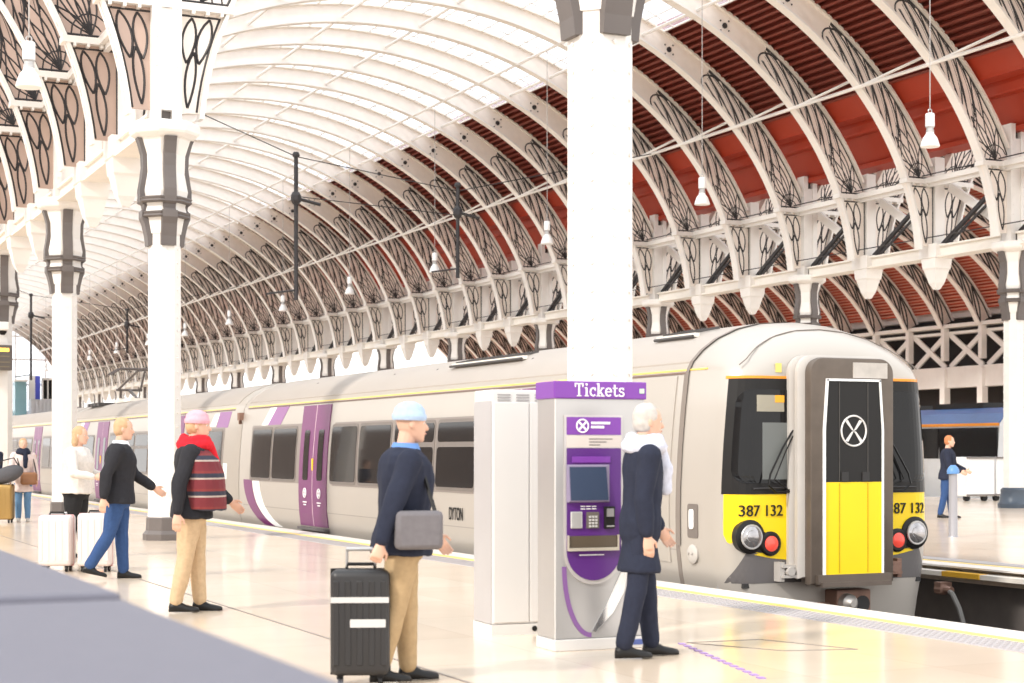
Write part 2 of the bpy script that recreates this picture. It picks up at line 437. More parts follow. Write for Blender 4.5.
# ------------------------------------------------------------------ roof ribs
def P3(y, z, x=0.0): return (x, y, z)
TH_S = math.asin((7.0 - EZ) / EB)
TH_B = math.asin((8.92 - EZ) / EB)
TH_TIP = 0.80
def flange(mb, ths, sgn, cy, which, w=0.30, t=0.06):
    rings = []
    for th in ths:
        n = Vector((math.cos(th) / EA, math.sin(th) / EB)).normalized()
        d0 = 0.0 if which == 'in' else rib_depth(th)
        y, z = inner(th); pa = (cy + sgn * (y + n.x * d0), z + n.y * d0); pb = (cy + sgn * (y + n.x * (d0 + t)), z + n.y * (d0 + t))
        rings.append([P3(*pa, -w / 2), P3(*pa, w / 2), P3(*pb, w / 2), P3(*pb, -w / 2)])
    mb.loft(rings)
def webpt(s, r, sgn, cy):      # s 0..1 along the patterned haunch, r 0..1 across it
    th = TH_B + (TH_TIP - TH_B) * s
    y, z = inner(th); y2, z2 = outer(th); rr = max(-0.02, min(1.0, r))
    return (cy + sgn * (y + (y2 - y) * rr), z + (z2 - z) * rr)
def tracery(mb, sgn, cy, post_y):
    for X in (0.0,):
        R = 0.040
        def crv(f, n, r=R):
            mb.tube([P3(*webpt(*f(i / n), sgn, cy), X) for i in range(n + 1)], r, 4)
        crv(lambda t: (t, 0.09), 14, 0.036); crv(lambda t: (-0.05 + t * 1.04, 0.97), 14, 0.036)
        # foot: horizontal bar, rings and petal fan
        zf = 8.97; yi = EA * math.cos(TH_B)
        mb.tube([P3(cy + sgn * (yi + 0.06 + 0.95 * q / 4), zf, X) for q in range(5)], 0.036, 4)
        for a, L, w in ((-1.0, 0.25, 0.09), (-0.52, 0.32, 0.13), (0.0, 0.34, 0.15), (0.52, 0.32, 0.13), (1.0, 0.25, 0.09)):
            for b in (-1, 1):
                crv(lambda t, a=a, b=b, L=L, w=w: (-0.03 + 0.07 * abs(math.sin(a)) * 0 + L * t * math.cos(a * 0.9), 0.54 + 0.50 * math.sin(a) * t + b * w * math.sin(PI * t)), 9, 0.032)
        for rr in (0.20, 0.38):
            mb.tube([P3(*webpt(-0.03 + rr * 0.22 * math.sin(PI * i / 8), 0.54 + rr * math.cos(PI * i / 8), sgn, cy), X) for i in range(9)], 0.030, 4)
        # feathered leaves climbing to the tip
        for i in range(-1, 6):
            s0 = 0.16 + i * 0.150; L = 0.42
            for off, bl, r_ in ((0.0, 0.16, 0.034), (0.0, -0.16, 0.034), (0.0, 0.075, 0.022), (0.15, 0.04, 0.030)):
                pts = []
                for q in range(11):
                    t_ = q / 10; ss = s0 + L * t_ - off * 0.5; r2 = 0.10 + 0.86 * t_ ** 0.9 + bl * math.sin(PI * t_)
                    lim = 0.24 * math.sin(PI * max(0, min(1, r2)))
                    if lim < ss < 0.99 and 0.08 < r2 < 0.98: pts.append(P3(*webpt(ss, r2, sgn, cy), X))
                if len(pts) > 2: mb.tube(pts, r_, 4)
        for b in (-1, 1):
            crv(lambda t, b=b: (0.90 + 0.10 * math.sin(PI * t / 2), 0.5 + b * (0.42 * math.cos(PI * t / 2))), 6)
        # lower spandrel: long drops between rib flange and stanchion
        zb, zt = 7.12, 8.74
        def sp(u, w):
            z = zb + (zt - zb) * w; th = math.asin((z - EZ) / EB); yi = cy + sgn * (EA * math.cos(th) + 0.10)
            return (yi + (post_y - sgn * 0.14 - yi) * u, z)
        for (u0, w0, w1) in ((0.22, 0.50, 0.97), (0.60, 0.50, 0.97), (0.42, 0.04, 0.62)):
            for b in (-1, 1):
                mb.tube([P3(*sp(u0 + b * 0.17 * math.sin(PI * min(1, t / 8 * 1.0)) ** 0.8, w0 + (w1 - w0) * t / 8), X) for t in range(9)], 0.036, 4)
        mb.tube([P3(*sp(0.02, t / 6), X) for t in range(7)], 0.034, 4); mb.tube([P3(*sp(0.98, t / 6), X) for t in range(7)], 0.034, 4)
        mb.tube([P3(*sp(t / 3, 0.99), X) for t in range(4)], 0.034, 4)
def hole_disc(mb, sgn, cy):  # dark discs standing in for the dark holes through the web
    th, r = 0.93, 0.085
    y, z = inner(th); y2, z2 = outer(th); c = (0, cy + sgn * (y + y2) / 2, (z + z2) / 2)
    mb.lathe(c, [(r, -0.035), (r, 0.035)], 8, 'x')
    for q in range(4):
        a = q * PI / 2 + 0.8
        mb.lathe((0, c[1] + 0.19 * math.cos(a), c[2] + 0.19 * math.sin(a)), [(0.028, -0.03), (0.028, 0.03)], 5, 'x')
def webplate(mb, ths, sgn, cy, post_y, t=0.03):
    rings = []
    for th in ths:
        a = inner(th); b = outer(th)
        rings.append([P3(cy + sgn * a[0], a[1], -t / 2), P3(cy + sgn * a[0], a[1], t / 2), P3(cy + sgn * b[0], b[1], t / 2), P3(cy + sgn * b[0], b[1], -t / 2)])
    mb.loft(rings)
    rings = []
    yb, zb = inner(TH_B); yo, zo = outer(TH_B)
    mb.prism([(yb, zb), (abs(post_y - cy) - 0.1, zb - 0.02), (abs(post_y - cy) - 0.1, zo - 0.03), (yo, zo)], lambda a, b, q: P3(cy + sgn * a, b, -t / 2 + t * q))
    rings = []
    for i in range(6):
        z = 7.1 + (8.85 - 7.1) * i / 5; th = math.asin((z - EZ) / EB); yi = cy + sgn * EA * math.cos(th)
        rings.append([P3(yi, z, -t / 2), P3(yi, z, t / 2), P3(post_y, z, t / 2), P3(post_y, z, -t / 2)])
    mb.loft(rings)
def stanch(mb, post_y, sgn, ztop=9.55):
    mb.box((0, post_y, (7.1 + ztop) / 2), (0.26, 0.26, ztop - 7.1))
    for dx in (-0.13, 0.13):
        mb.box((dx, post_y, (7.1 + ztop) / 2), (0.03, 0.32, ztop - 7.1))
def bracket(mb, sgn, cy, post_y):
    z = 8.85; th = math.asin((z - EZ) / EB); yi = cy + sgn * EA * math.cos(th)
    mb.box((0, (yi + post_y) / 2, z), (0.34, abs(post_y - yi) + 0.1, 0.12))
    for i in range(4):
        yy = yi + (post_y - yi) * (0.15 + 0.22 * i)
        mb.box((0, yy, z - 0.09), (0.36, 0.05, 0.06))
NT = 40
TH_ALL = [TH_S + (PI - 2 * TH_S) * i / (NT * 2) for i in range(NT * 2 + 1)]
TH_HALF = [TH_S + (PI / 2 - TH_S) * i / NT for i in range(NT + 1)]
TH_WEB = [TH_B + (PI / 2 - TH_B) * i / NT for i in range(NT + 1)]
# mesh data for a half rib, springing at y=0 and rising towards -y
HALF = {}
def half_parts(sgn, cy, post_y):
    d = {}
    d['inner_flange'] = MB(); flange(d['inner_flange'], TH_HALF, sgn, cy, 'in')
    d['outer_flange'] = MB(); flange(d['outer_flange'], TH_WEB, sgn, cy, 'out', 0.26)
    d['web'] = MB(); webplate(d['web'], TH_WEB, sgn, cy, post_y)
    d['tracery'] = MB(); tracery(d['tracery'], sgn, cy, post_y)
    d['hole_disc'] = MB(); hole_disc(d['hole_disc'], sgn, cy)
    d['stanchion'] = MB(); stanch(d['stanchion'], post_y, sgn)
    d['bracket'] = MB(); bracket(d['bracket'], sgn, cy, post_y)
    return d
PM = {'inner_flange': WHITE, 'outer_flange': CREAM, 'web': WEB, 'tracery': IRON, 'hole_disc': IRON, 'stanchion': WHITE, 'bracket': WHITE}
A = half_parts(1, -(YF - CY), 0.0)          # local y = 0 at the far row
for k_ in A: HALF[k_] = [A[k_].mesh('half_' + k_, PM[k_], smooth=k_ == 'tracery')]
# full rib: local y = 0 at the centre line
FULL = {}
for k_ in A:
    m1 = half_parts(1, 0.0, YF - CY)[k_]; m2 = half_parts(-1, 0.0, YN - CY)[k_]
    if k_ in ('inner_flange', 'outer_flange', 'web'):
        m1.add(m2.v, m2.f); FULL[k_] = [m1.mesh('rib_' + k_, PM[k_])]
    else: FULL[k_] = [m.mesh('rib_' + k_, PM[k_], smooth=k_ == 'tracery') for m in (m1, m2)]
def rib_from(meshes, loc, rz, name, label, cat, group, skip=()):
    t = empty(name, loc, rz)
    for k_, me in meshes.items():
        if k_ in skip: continue
        for m_ in me:
            o = bpy.data.objects.new(k_, m_); COL.objects.link(o); o.parent = t
    tag(t, label, cat, group); return t
NR = 47
proto = rib_from(FULL, (rib_x(0), CY, 0), 0, 'roof_rib', 'curved white iron roof rib over the train, first from the crossing', 'roof rib', 'roof ribs of the train hall')
for k in range(1, NR):
    dup(proto, (rib_x(k), CY, 0), 0, 'curved white iron roof rib over the train, %s counting back from the near end' % ordn(k))
AISLE = dict(HALF); m_ = HALF['web'][0].copy(); m_.materials.clear(); m_.materials.append(mat('aisle_web_shaded', (0.50, 0.37, 0.31), 0.6, var=0.10)); AISLE['web'] = [m_]  # web paint darkened for the aisle ribs, aisle shade put into the colour
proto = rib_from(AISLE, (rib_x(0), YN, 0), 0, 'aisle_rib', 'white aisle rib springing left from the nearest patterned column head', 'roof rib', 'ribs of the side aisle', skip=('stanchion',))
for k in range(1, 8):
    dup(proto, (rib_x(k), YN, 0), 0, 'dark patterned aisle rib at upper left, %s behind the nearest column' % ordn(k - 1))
proto = rib_from(HALF, (rib_x(0), YF, 0), PI, 'outer_span_rib', 'patterned rib rising behind the far arcade, first from the crossing', 'roof rib', 'ribs behind the far arcade', skip=('stanchion',))
for k in range(1, 24):
    dup(proto, (rib_x(k), YF, 0), PI, 'patterned rib rising behind the far arcade, %s counting back from the near end' % ordn(k))

# purlins and tie rods
def purlin(y, z, r, label, n=1):
    mb = MB(); mb.tube([(X0, y, z), (XEND, y, z)], r, 6)
    tag(mb.build('roof_purlin', WHITE), label, 'purlin', 'long purlins under the vault')
names = {0.62: 'lowest straight white purlin on the boarded side of the vault', 1.02: 'white purlin above the red boards', 1.137: 'white purlin just right of the vault crown',
         1.45: 'white purlin at the right of the glazed crown', 1.68: 'white purlin along the glazed crown', 1.95: 'white purlin left of the glazed crown',
         2.2: 'white purlin midway down the glazed near side', 2.42: 'white purlin low on the glazed near side'}
for th, nm in names.items():
    y, z = inner(th); n = Vector((math.cos(th) / EA, math.sin(th) / EB)).normalized()
    dd = 0.0 if th in (0.62, 1.137) else rib_depth(th) * 0.35
    purlin(CY + y + n.x * dd, z + n.y * dd, 0.05, nm)
mb = MB()
y0, z0 = inner(0.62); y1, z1 = outer(0.62)
for k in range(-1, NR - 1):
    mb.tube([(rib_x(k), CY + y1, z1), (rib_x(k + 1), CY + y0, z0)], 0.04, 5)
tag(mb.build('wind_brace', WHITE), 'zigzag white wind brace crossing the lowest purlin of the vault', 'brace')

# ------------------------------------------------------------------ cast iron columns
def make_column(dark_base):
    t = empty('iron_column', (0, 0, 0))
    octp = PI / 8
    mb = MB(); mb.lathe((0, 0, 0), [(0.285, 0.30), (0.27, 0.5), (0.268, 5.0), (0.268, 6.62)], 8, ph=octp)
    for q in range(8):
        a = q * PI / 4; R = 0.268 * math.cos(octp)
        for i in range(19 if q % 1 == 0 else 0):
            z = 0.75 + i * 0.225
            c = Vector((R * math.cos(a), R * math.sin(a), z))
            M = Matrix.Rotation(a, 3, 'Z')
            mb.box(c, (0.03, 0.03, 0.03), M @ Matrix.Rotation(0.78, 3, 'X'))
    mb.build('shaft', WHITE, t)
    mb = MB(); mb.lathe((0, 0, 0), [(0.40, 0.0), (0.41, 0.10), (0.36, 0.16), (0.33, 0.40), (0.34, 0.46), (0.29, 0.52)] if dark_base else [(0.36, 0.0), (0.36, 0.1), (0.31, 0.16), (0.30, 0.36), (0.28, 0.38)], 8 if not dark_base else 20, ph=octp)
    mb.build('base', mat('base_blue', (0.06, 0.08, 0.11), 0.35) if dark_base else GREYI, t, smooth=dark_base)
    mb = MB(); mb.lathe((0, 0, 0), [(0.285, 5.05), (0.32, 5.30), (0.36, 5.36), (0.36, 5.42), (0.34, 5.50), (0.36, 5.62), (0.385, 5.75), (0.33, 6.05), (0.34, 6.35), (0.42, 6.60), (0.44, 6.62)], 8, ph=octp)
    mb.build('capital', WHITE, t)
    for z, R in ((5.36, 0.42), (5.60, 0.46)):
        mb = MB(); mb.lathe((0, 0, z), [(R - 0.03, -0.05), (R, -0.03), (R - 0.02, 0.0), (R, 0.03), (R - 0.03, 0.05)], 8, ph=octp); mb.build('moulding', GREYI, t)
    mb = MB(); mb.lathe((0, 0, 0), [(0.47, 6.62), (0.56, 6.68), (0.585, 6.72), (0.585, 6.84), (0.54, 6.88)], 8, ph=octp); mb.build('abacus', WHITE, t)
    for q in range(4):
        a = q * PI / 2
        M = Matrix.Rotation(a, 3, 'Z')
        prof = [(0.22, 4.85), (0.285, 4.85), (0.30, 5.0), (0.345, 5.2), (0.39, 5.31), (0.39, 5.42), (0.36, 5.46), (0.37, 5.52), (0.42, 5.56), (0.43, 5.66), (0.43, 5.78), (0.40, 5.95), (0.375, 6.15), (0.385, 6.35), (0.44, 6.55), (0.47, 6.62), (0.22, 6.62)]
        mb = MB()
        mb.prism(prof, lambda r, z, s, M=M: M @ Vector((r, -0.10 + 0.2 * s, z)))
        mb.prism([(r * 1.0 + 0.012 if r > 0.25 else r, z) for r, z in prof[1:6]] + [(0.22, 5.42), (0.22, 4.86)], lambda r, z, s, M=M: M @ Vector((r, -0.125 + 0.25 * s, z)))
        mb.build('scroll_bracket', GREYI, t)
    # stanchion pair standing on the abacus
    mb = MB()
    for dy in (-0.17, 0.17): mb.box((0, dy, 8.4), (0.36, 0.15, 3.05))
    for i in range(12):
        for dy in (-0.17, 0.17): mb.box((0.185, dy, 7.1 + i * 0.24), (0.02, 0.03, 0.03))
    mb.build('stanchion', WHITE, t)
    mb = MB(); mb.box((0, 0, 8.4), (0.05, 0.24, 3.05)); mb.build('stanchion_web', GREYI, t)
    return t
col = make_column(False)
tag(col, 'white riveted column rising behind the ticket machine', 'column', 'columns of the near row')
col.location = (-12.11, YN, 0)
for i, lb in enumerate(('white column with grey scroll brackets beside the person in red', 'white column just behind the person in the white jumper', 'white column at the edge carrying the orange departure display')):
    dup(col, (XA - 3 * PITCH * i, YN, 0), 0, lb)
colf = make_column(True)
tag(colf, 'white column with dark blue base on the far platform beside the hoardings', 'column', 'columns of the far arcade')
XF0 = XA - 2 * PITCH
colf.location = (XF0, YF, 0)
for j in range(1, 15):
    dup(colf, (XF0 - 3 * PITCH * j, YF, 0), 0, 'white far arcade column, %s behind the one with the dark base by the hoardings' % ordn(j - 1))

# ------------------------------------------------------------------ arcade girder bays
def make_bay(full):
    t = empty('arcade_girder', (0, 0, 0)); L = 3 * PITCH
    mb = MB()
    mb.box((-L / 2, 0, 6.80), (L - 0.6, 0.52, 0.05)); mb.box((-L / 2, 0, 7.09), (L - 0.6, 0.44, 0.05)); mb.box((-L / 2, 0, 6.95), (L - 0.6, 0.30, 0.27))
    mb.build('lower_beam', CREAM, t)
    mb = MB(); mb.box((-L / 2, -0.35, 8.87), (L, 0.30, 0.14)); mb.box((-L / 2, -0.35, 8.80), (L, 0.10, 0.2)); mb.build('upper_beam', WHITE, t)
    for q in (1, 2):
        mb = MB(); r = lambda w, d, z: [(-q * PITCH + sx * w, sy * d, z) for sx, sy in ((-1, -1), (1, -1), (1, 1), (-1, 1))]
        mb.loft([r(0.06, 0.07, 5.92), r(0.10, 0.12, 6.02), r(0.14, 0.16, 6.10), r(0.24, 0.24, 6.45), r(0.27, 0.27, 6.50), r(0.30, 0.29, 6.76), r(0.36, 0.32, 6.78), r(0.36, 0.32, 7.16)])
        mb.build('pendant', WHITE, t)
    if full:
        for q in range(3):
            xa, xb = -q * PITCH - 0.2, -(q + 1) * PITCH + 0.2
            mb = MB(); mb.bar((xb, 0.05, 7.15), (xa, 0.05, 8.75), 0.10, 0.10)
            mb.bar((xb + 0.25, 0.05, 7.15), (xa + 0.05, 0.05, 8.52), 0.06, 0.06); mb.build('dark_diagonal', IRON, t, label='dark paired iron diagonal')
            mb = MB(); mb.bar((xa, 0.30, 7.15), (xb, 0.30, 8.75), 0.10, 0.24); mb.build('white_diagonal', WHITE, t)
            mb = MB(); mb.box((xa - 0.40, 0.22, 7.95), (0.12, 0.10, 1.7)); mb.box((xa - 0.75, 0.32, 7.95), (0.55, 0.06, 1.7)); mb.build('panel_post', CREAM, t)
        mb = MB(); mb.tube([(0, -0.5, 9.02), (-L, -0.5, 9.02)], 0.018, 5); mb.tube([(0, -0.4, 7.32), (-L, -0.4, 7.32)], 0.016, 5); mb.build('cable', IRON, t)
    return t
bay = make_bay(True)
tag(bay, 'far arcade girder bay meeting the right edge of the picture', 'girder', 'girder bays of the far arcade')
bay.location = (XF0 + 3 * PITCH, YF, 0)
for j in range(14):
    dup(bay, (XF0 - 3 * PITCH * j, YF, 0), 0, 'braced white far arcade girder bay, %s beyond the dark-based column' % ordn(j))
bayn = make_bay(False)
tag(bayn, 'cream girder with two pendants left of the column beside the person in red', 'girder', 'girder bays of the near row')
bayn.location = (XA, YN, 0)
for j in range(1, 3):
    dup(bayn, (XA - 3 * PITCH * j, YN, 0), 0, 'cream girder with two pendants, %s behind the nearest of the near row' % ordn(j - 1))

# ------------------------------------------------------------------ outer span seen under the far arcade
Y2 = 61.1; A2, B2, Z2, C2 = 15.6, 8.76, 5.9, 45.5
def in2(th): return (C2 + A2 * math.cos(th), Z2 + B2 * math.sin(th))
def out2(th, d=0.9):
    y, z = in2(th); n = Vector((math.cos(th) / A2, math.sin(th) / B2)).normalized(); return (y + n.x * d, z + n.y * d)
TA, TB = math.asin((8.3 - Z2) / B2), 1.55
ths = [TA + (TB - TA) * i / 16 for i in range(17)]
def make_far_rib():
    t = empty('outer_rib', (0, 0, 0))
    for nm, d0, d1, w, m in (('inner_flange', -0.04, 0.05, 0.32, WHITE), ('outer_flange', 0.85, 0.93, 0.28, WHITE), ('web', 0.05, 0.85, 0.03, WEB)):
        mb = MB(); rings = []
        for th in ths:
            a = out2(th, d0); b = out2(th, d1)
            rings.append([(-w / 2, *a), (w / 2, *a), (w / 2, *b), (-w / 2, *b)])
        mb.loft(rings); mb.build(nm, m, t)
    mb = MB()
    for i in range(9):
        for b in (-1, 1):
            pts = []
            for q in range(7):
                u = q / 6; th = TA + (1.25 - TA) * min(1, (i + u * 1.9) / 10); pts.append((0.04, *out2(th, 0.12 + 0.62 * u + b * 0.13 * math.sin(PI * u))))
            mb.tube(pts, 0.05, 4)
    for d in (0.12, 0.8): mb.tube([(0.04, *out2(th, d)) for th in ths], 0.04, 4)
    mb.build('tracery', IRON, t)
    mb = MB(); mb.box((0, Y2 - 0.3, 7.4), (0.28, 0.35, 1.9)); mb.box((0, Y2 - 0.3, 3.0), (0.4, 0.4, 6.0)); mb.build('post', WHITE, t)
    return t
fr = make_far_rib(); fr.location = (rib_x(11), 0, 0)
tag(fr, 'far red-roofed span rib seen under the arcade, first from the right', 'roof rib', 'ribs of the red span')
for k in range(12, 38):
    dup(fr, (rib_x(k), 0, 0), 0, 'far red-roofed span rib seen under the arcade, %s from the right' % ordn(k - 11))
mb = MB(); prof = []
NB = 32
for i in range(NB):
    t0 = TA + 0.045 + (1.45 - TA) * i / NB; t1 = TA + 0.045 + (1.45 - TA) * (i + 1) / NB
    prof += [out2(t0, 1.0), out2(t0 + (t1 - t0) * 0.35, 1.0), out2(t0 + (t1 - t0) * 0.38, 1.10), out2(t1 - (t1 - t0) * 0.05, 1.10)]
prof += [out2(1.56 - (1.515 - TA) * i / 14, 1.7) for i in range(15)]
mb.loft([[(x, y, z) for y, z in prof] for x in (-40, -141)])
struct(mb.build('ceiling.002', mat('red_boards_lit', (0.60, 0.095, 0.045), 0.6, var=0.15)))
mb = MB()
for i in range(64):
    th = TA + 0.06 + (1.4 - TA) * i / 64; y, z = out2(th, 0.95); mb.box((-90.5, y, z), (101, 0.07, 0.07))
struct(mb.build('trim_11', mat('board_edge', (0.70, 0.30, 0.22), 0.6)))
# wall below: beams, crossed lattice, white band, dark openings
mb = MB()
mb.span(-40, -150, Y2 + 0.4, Y2 + 0.9, 8.85, 9.9); mb.span(-40, -150, Y2 - 0.5, Y2 + 0.4, 8.25, 8.45); mb.span(-40, -150, Y2 - 0.2, Y2 + 0.4, 7.9, 8.05)
mb.span(-40, -150, Y2 - 0.3, Y2 + 0.4, 4.95, 6.1); mb.span(-40, -150, Y2 + 0.2, Y2 + 0.4, 0, 3.0)
struct(mb.build('wall_far', WHITE))
mb = MB(); mb.span(-40, -150, Y2 + 1.2, Y2 + 1.4, 0, 9.9); struct(mb.build('wall_back', mat('dark_interior', (0.035, 0.03, 0.03), 0.8)))
for k in range(11, 38):
    mb = MB(); xa, xb = rib_x(k) - 0.15, rib_x(k + 1) + 0.15
    mb.bar((xa, Y2 - 0.1, 6.1), (xb, Y2 - 0.1, 7.95), 0.10, 0.30); mb.bar((xb, Y2 - 0.02, 6.1), (xa, Y2 - 0.02, 7.95), 0.10, 0.30)
    tag(mb.build('crossed_truss', WHITE), 'white crossed lattice panel of the far wall, %s from the right' % ordn(k - 11), 'lattice', 'lattice panels of the far wall')

# ------------------------------------------------------------------ the train
TC = 11.115           # centre line
PROF = [(-0.50, 1.26), (-0.2, 1.31), (0.1, 1.375), (0.4, 1.41), (0.75, 1.415), (1.05, 1.41), (1.5, 1.385), (1.95, 1.345), (2.36, 1.295),
        (2.48, 1.235), (2.61, 1.11), (2.745, 0.92), (2.865, 0.65), (2.94, 0.34), (2.965, 0.0)]
def half_w(z):
    for (z0, w0), (z1, w1) in zip(PROF, PROF[1:]):
        if z <= z1: 
            u = max(0, (z - z0) / (z1 - z0)); return w0 + (w1 - w0) * u
    return 0
def section(x, dw=0.0, drop=1.0, grow=0.0, zmin=-0.5):
    pts = []
    for z, w in PROF:
        if z < zmin: continue
        ww = max(0.0, w - dw + grow) if w > 0.01 else 0.0
        if z > 2.2:
            zz = 2.2 + (z - 2.2 + grow) * drop
            if w < 1.29: ww = max(0.0, (w - dw * min(1, w / 1.0) + grow))
            if w == 0: ww = 0
        else: zz = z
        pts.append((ww, zz))
    return [(x, TC - w, z) for w, z in pts] + [(x, TC + w, z) for w, z in reversed(pts[:-1])]
FX = -15.20; RN = 0.34
def inset(x):
    d = x - (FX - RN)
    return 0.0 if d <= 0 else RN - math.sqrt(max(0, RN * RN - d * d))
def domedrop(x):
    L = 1.0; d = (x - (FX - L)) / L
    return 1.0 if d <= 0 else 1.0 - 0.62 * (1 - math.sqrt(max(0, 1 - min(1, d) ** 2)))
def front_x(dy, z):   # surface of the cab front at lateral offset dy from the centre
    w = half_w(min(z, 2.3)); e = w - abs(dy)
    if e >= RN: return FX
    q = RN - max(0.0, e)
    return FX - RN + math.sqrt(max(0, RN * RN - q * q))
def slab(name, m, parent, zs, xl, xr, off=0.006, thick=0.03, smooth=False, label=None, sgn=-1):
    mb = MB(); rings = []
    for z in zs:
        yo = TC + sgn * (half_w(z) + off); yi = TC + sgn * (half_w(z) + off - thick)
        a, b = xl(z), xr(z)
        rings.append([(a, yo, z), (b, yo, z), (b, yi, z), (a, yi, z)])
    mb.loft(rings); return mb.build(name, m, parent, label=label)
def zlist(z0, z1, n=8): return [z0 + (z1 - z0) * i / n for i in range(n + 1)]
def rrect(x0, x1, z0, z1, r):
    def ins(z):
        d = max(0, r - (z - z0), r - (z1 - z)); return r - math.sqrt(max(0, r * r - d * d)) if d > 0 else 0
    zs = sorted(set([z0 + r * q for q in (0, 0.08, 0.3, 0.6, 1)] + [z1 - r * q for q in (0, 0.08, 0.3, 0.6, 1)] + zlist(z0 + r, z1 - r, 5)))
    return zs, (lambda z: x0 + ins(z)), (lambda z: x1 - ins(z))
def side_window(parent, x0, x1, hopper=False, z0=0.93, z1=1.90):
    zs, l, r = rrect(x0 - 0.05, x1 + 0.05, z0 - 0.05, z1 + 0.05, 0.10)
    w = slab('window', FRAME, parent, zs, l, r, 0.012)
    if not hopper:
        zs, l, r = rrect(x0, x1, z0, z1, 0.08); slab('pane', DGLASS, w, zs, l, r, 0.018)
    else:
        zs, l, r = rrect(x0, x1, z0, z0 + 0.60, 0.07); slab('pane', DGLASS, w, zs, l, r, 0.018)
        zs, l, r = rrect(x0, x1, z0 + 0.68, z1, 0.07); slab('hopper', DGLASS, w, zs, l, r, 0.018)
        zs, l, r = rrect(x0 + 0.1, x1 - 0.1, z0 + 0.72, z1 - 0.06, 0.05); 
    return w
def door_pair(parent, x0, x1):
    mid = (x0 + x1) / 2
    for a, b in ((x0, mid - 0.02), (mid + 0.02, x1)):
        d = slab('door_leaf', PURPLE, parent, zlist(0.08, 2.32, 10), lambda z, a=a: a, lambda z, b=b: b, 0.014)
        c = (a + b) / 2
        zs, l, r = rrect(c - 0.15, c + 0.15, 0.93, 1.86, 0.05); slab('door_window', DGLASS, d, zs, l, r, 0.02)
        mb = MB(); yy = TC - half_w(0.66) - 0.022
        mb.ring((c, yy, 0.69), 0.085, 0.010, 'y', 16, 5); mb.bar((c - 0.05, yy, 0.63), (c + 0.05, yy, 0.75), 0.012, 0.02); mb.bar((c + 0.05, yy, 0.63), (c - 0.05, yy, 0.75), 0.012, 0.02)
        for q in range(2): mb.box((c, yy + 0.004, 0.52 - q * 0.05), (0.22 - q * 0.08, 0.008, 0.02))
        mb.build('door_sign', PWHITE, d)
    slab('door_seal', mat('seal_pink', (0.55, 0.40, 0.46), 0.5), parent, zlist(0.08, 2.32, 8), lambda z: mid - 0.02, lambda z: mid + 0.02, 0.012)
    mb = MB(); yy = TC - half_w(1.3) - 0.02
    mb.box((mid - 0.0, yy, 1.22), (0.06, 0.02, 0.22)); mb.build('door_button', YELLOW, parent)
    mb = MB(); mb.box(((x0 + x1) / 2, TC - 1.40, 0.03), (x1 - x0, 0.10, 0.05)); mb.build('door_step', mat('step_grey', (0.12, 0.11, 0.11), 0.6), parent)
def livery(parent, xo, flip=1):
    """purple and white sweeps at the end of a carriage; xo = carriage end"""
    def quad(name, m, pts_lo, pts_hi, z0, z1):
        f = lambda a, b: (lambda z: a + (b - a) * (z - z0) / (z1 - z0))
        return slab(name, m, parent, zlist(z0, z1, 4), f(pts_lo[0], pts_hi[0]), f(pts_lo[1], pts_hi[1]), 0.005)
    quad('white_sweep', PWHITE, (xo + 1.75, xo + 2.18), (xo + 2.30, xo + 2.73), 1.96, 2.34)
    quad('purple_sweep', mat('purple_pale', (0.28, 0.12, 0.31), 0.4), (xo + 2.18, xo + 3.03), (xo + 2.73, xo + 3.54), 1.96, 2.34)
    def sweep(name, m, off0, off1):
        def fx(off):
            def g(z):
                u = max(0.0, min(1.0, (0.88 - z) / 0.95)); return xo + off + 1.9 * (1 - math.sqrt(max(0, 1 - u * u))) + 0.12 * u + off * 0.0
            return g
        slab(name, m, parent, [-0.02 + 0.9 * i / 20 for i in range(21)], fx(off0), fx(off1), 0.006)
    sweep('purple_curve', PURPLE, 0.72, 1.32); sweep('white_curve', PWHITE, 1.38, 1.84)

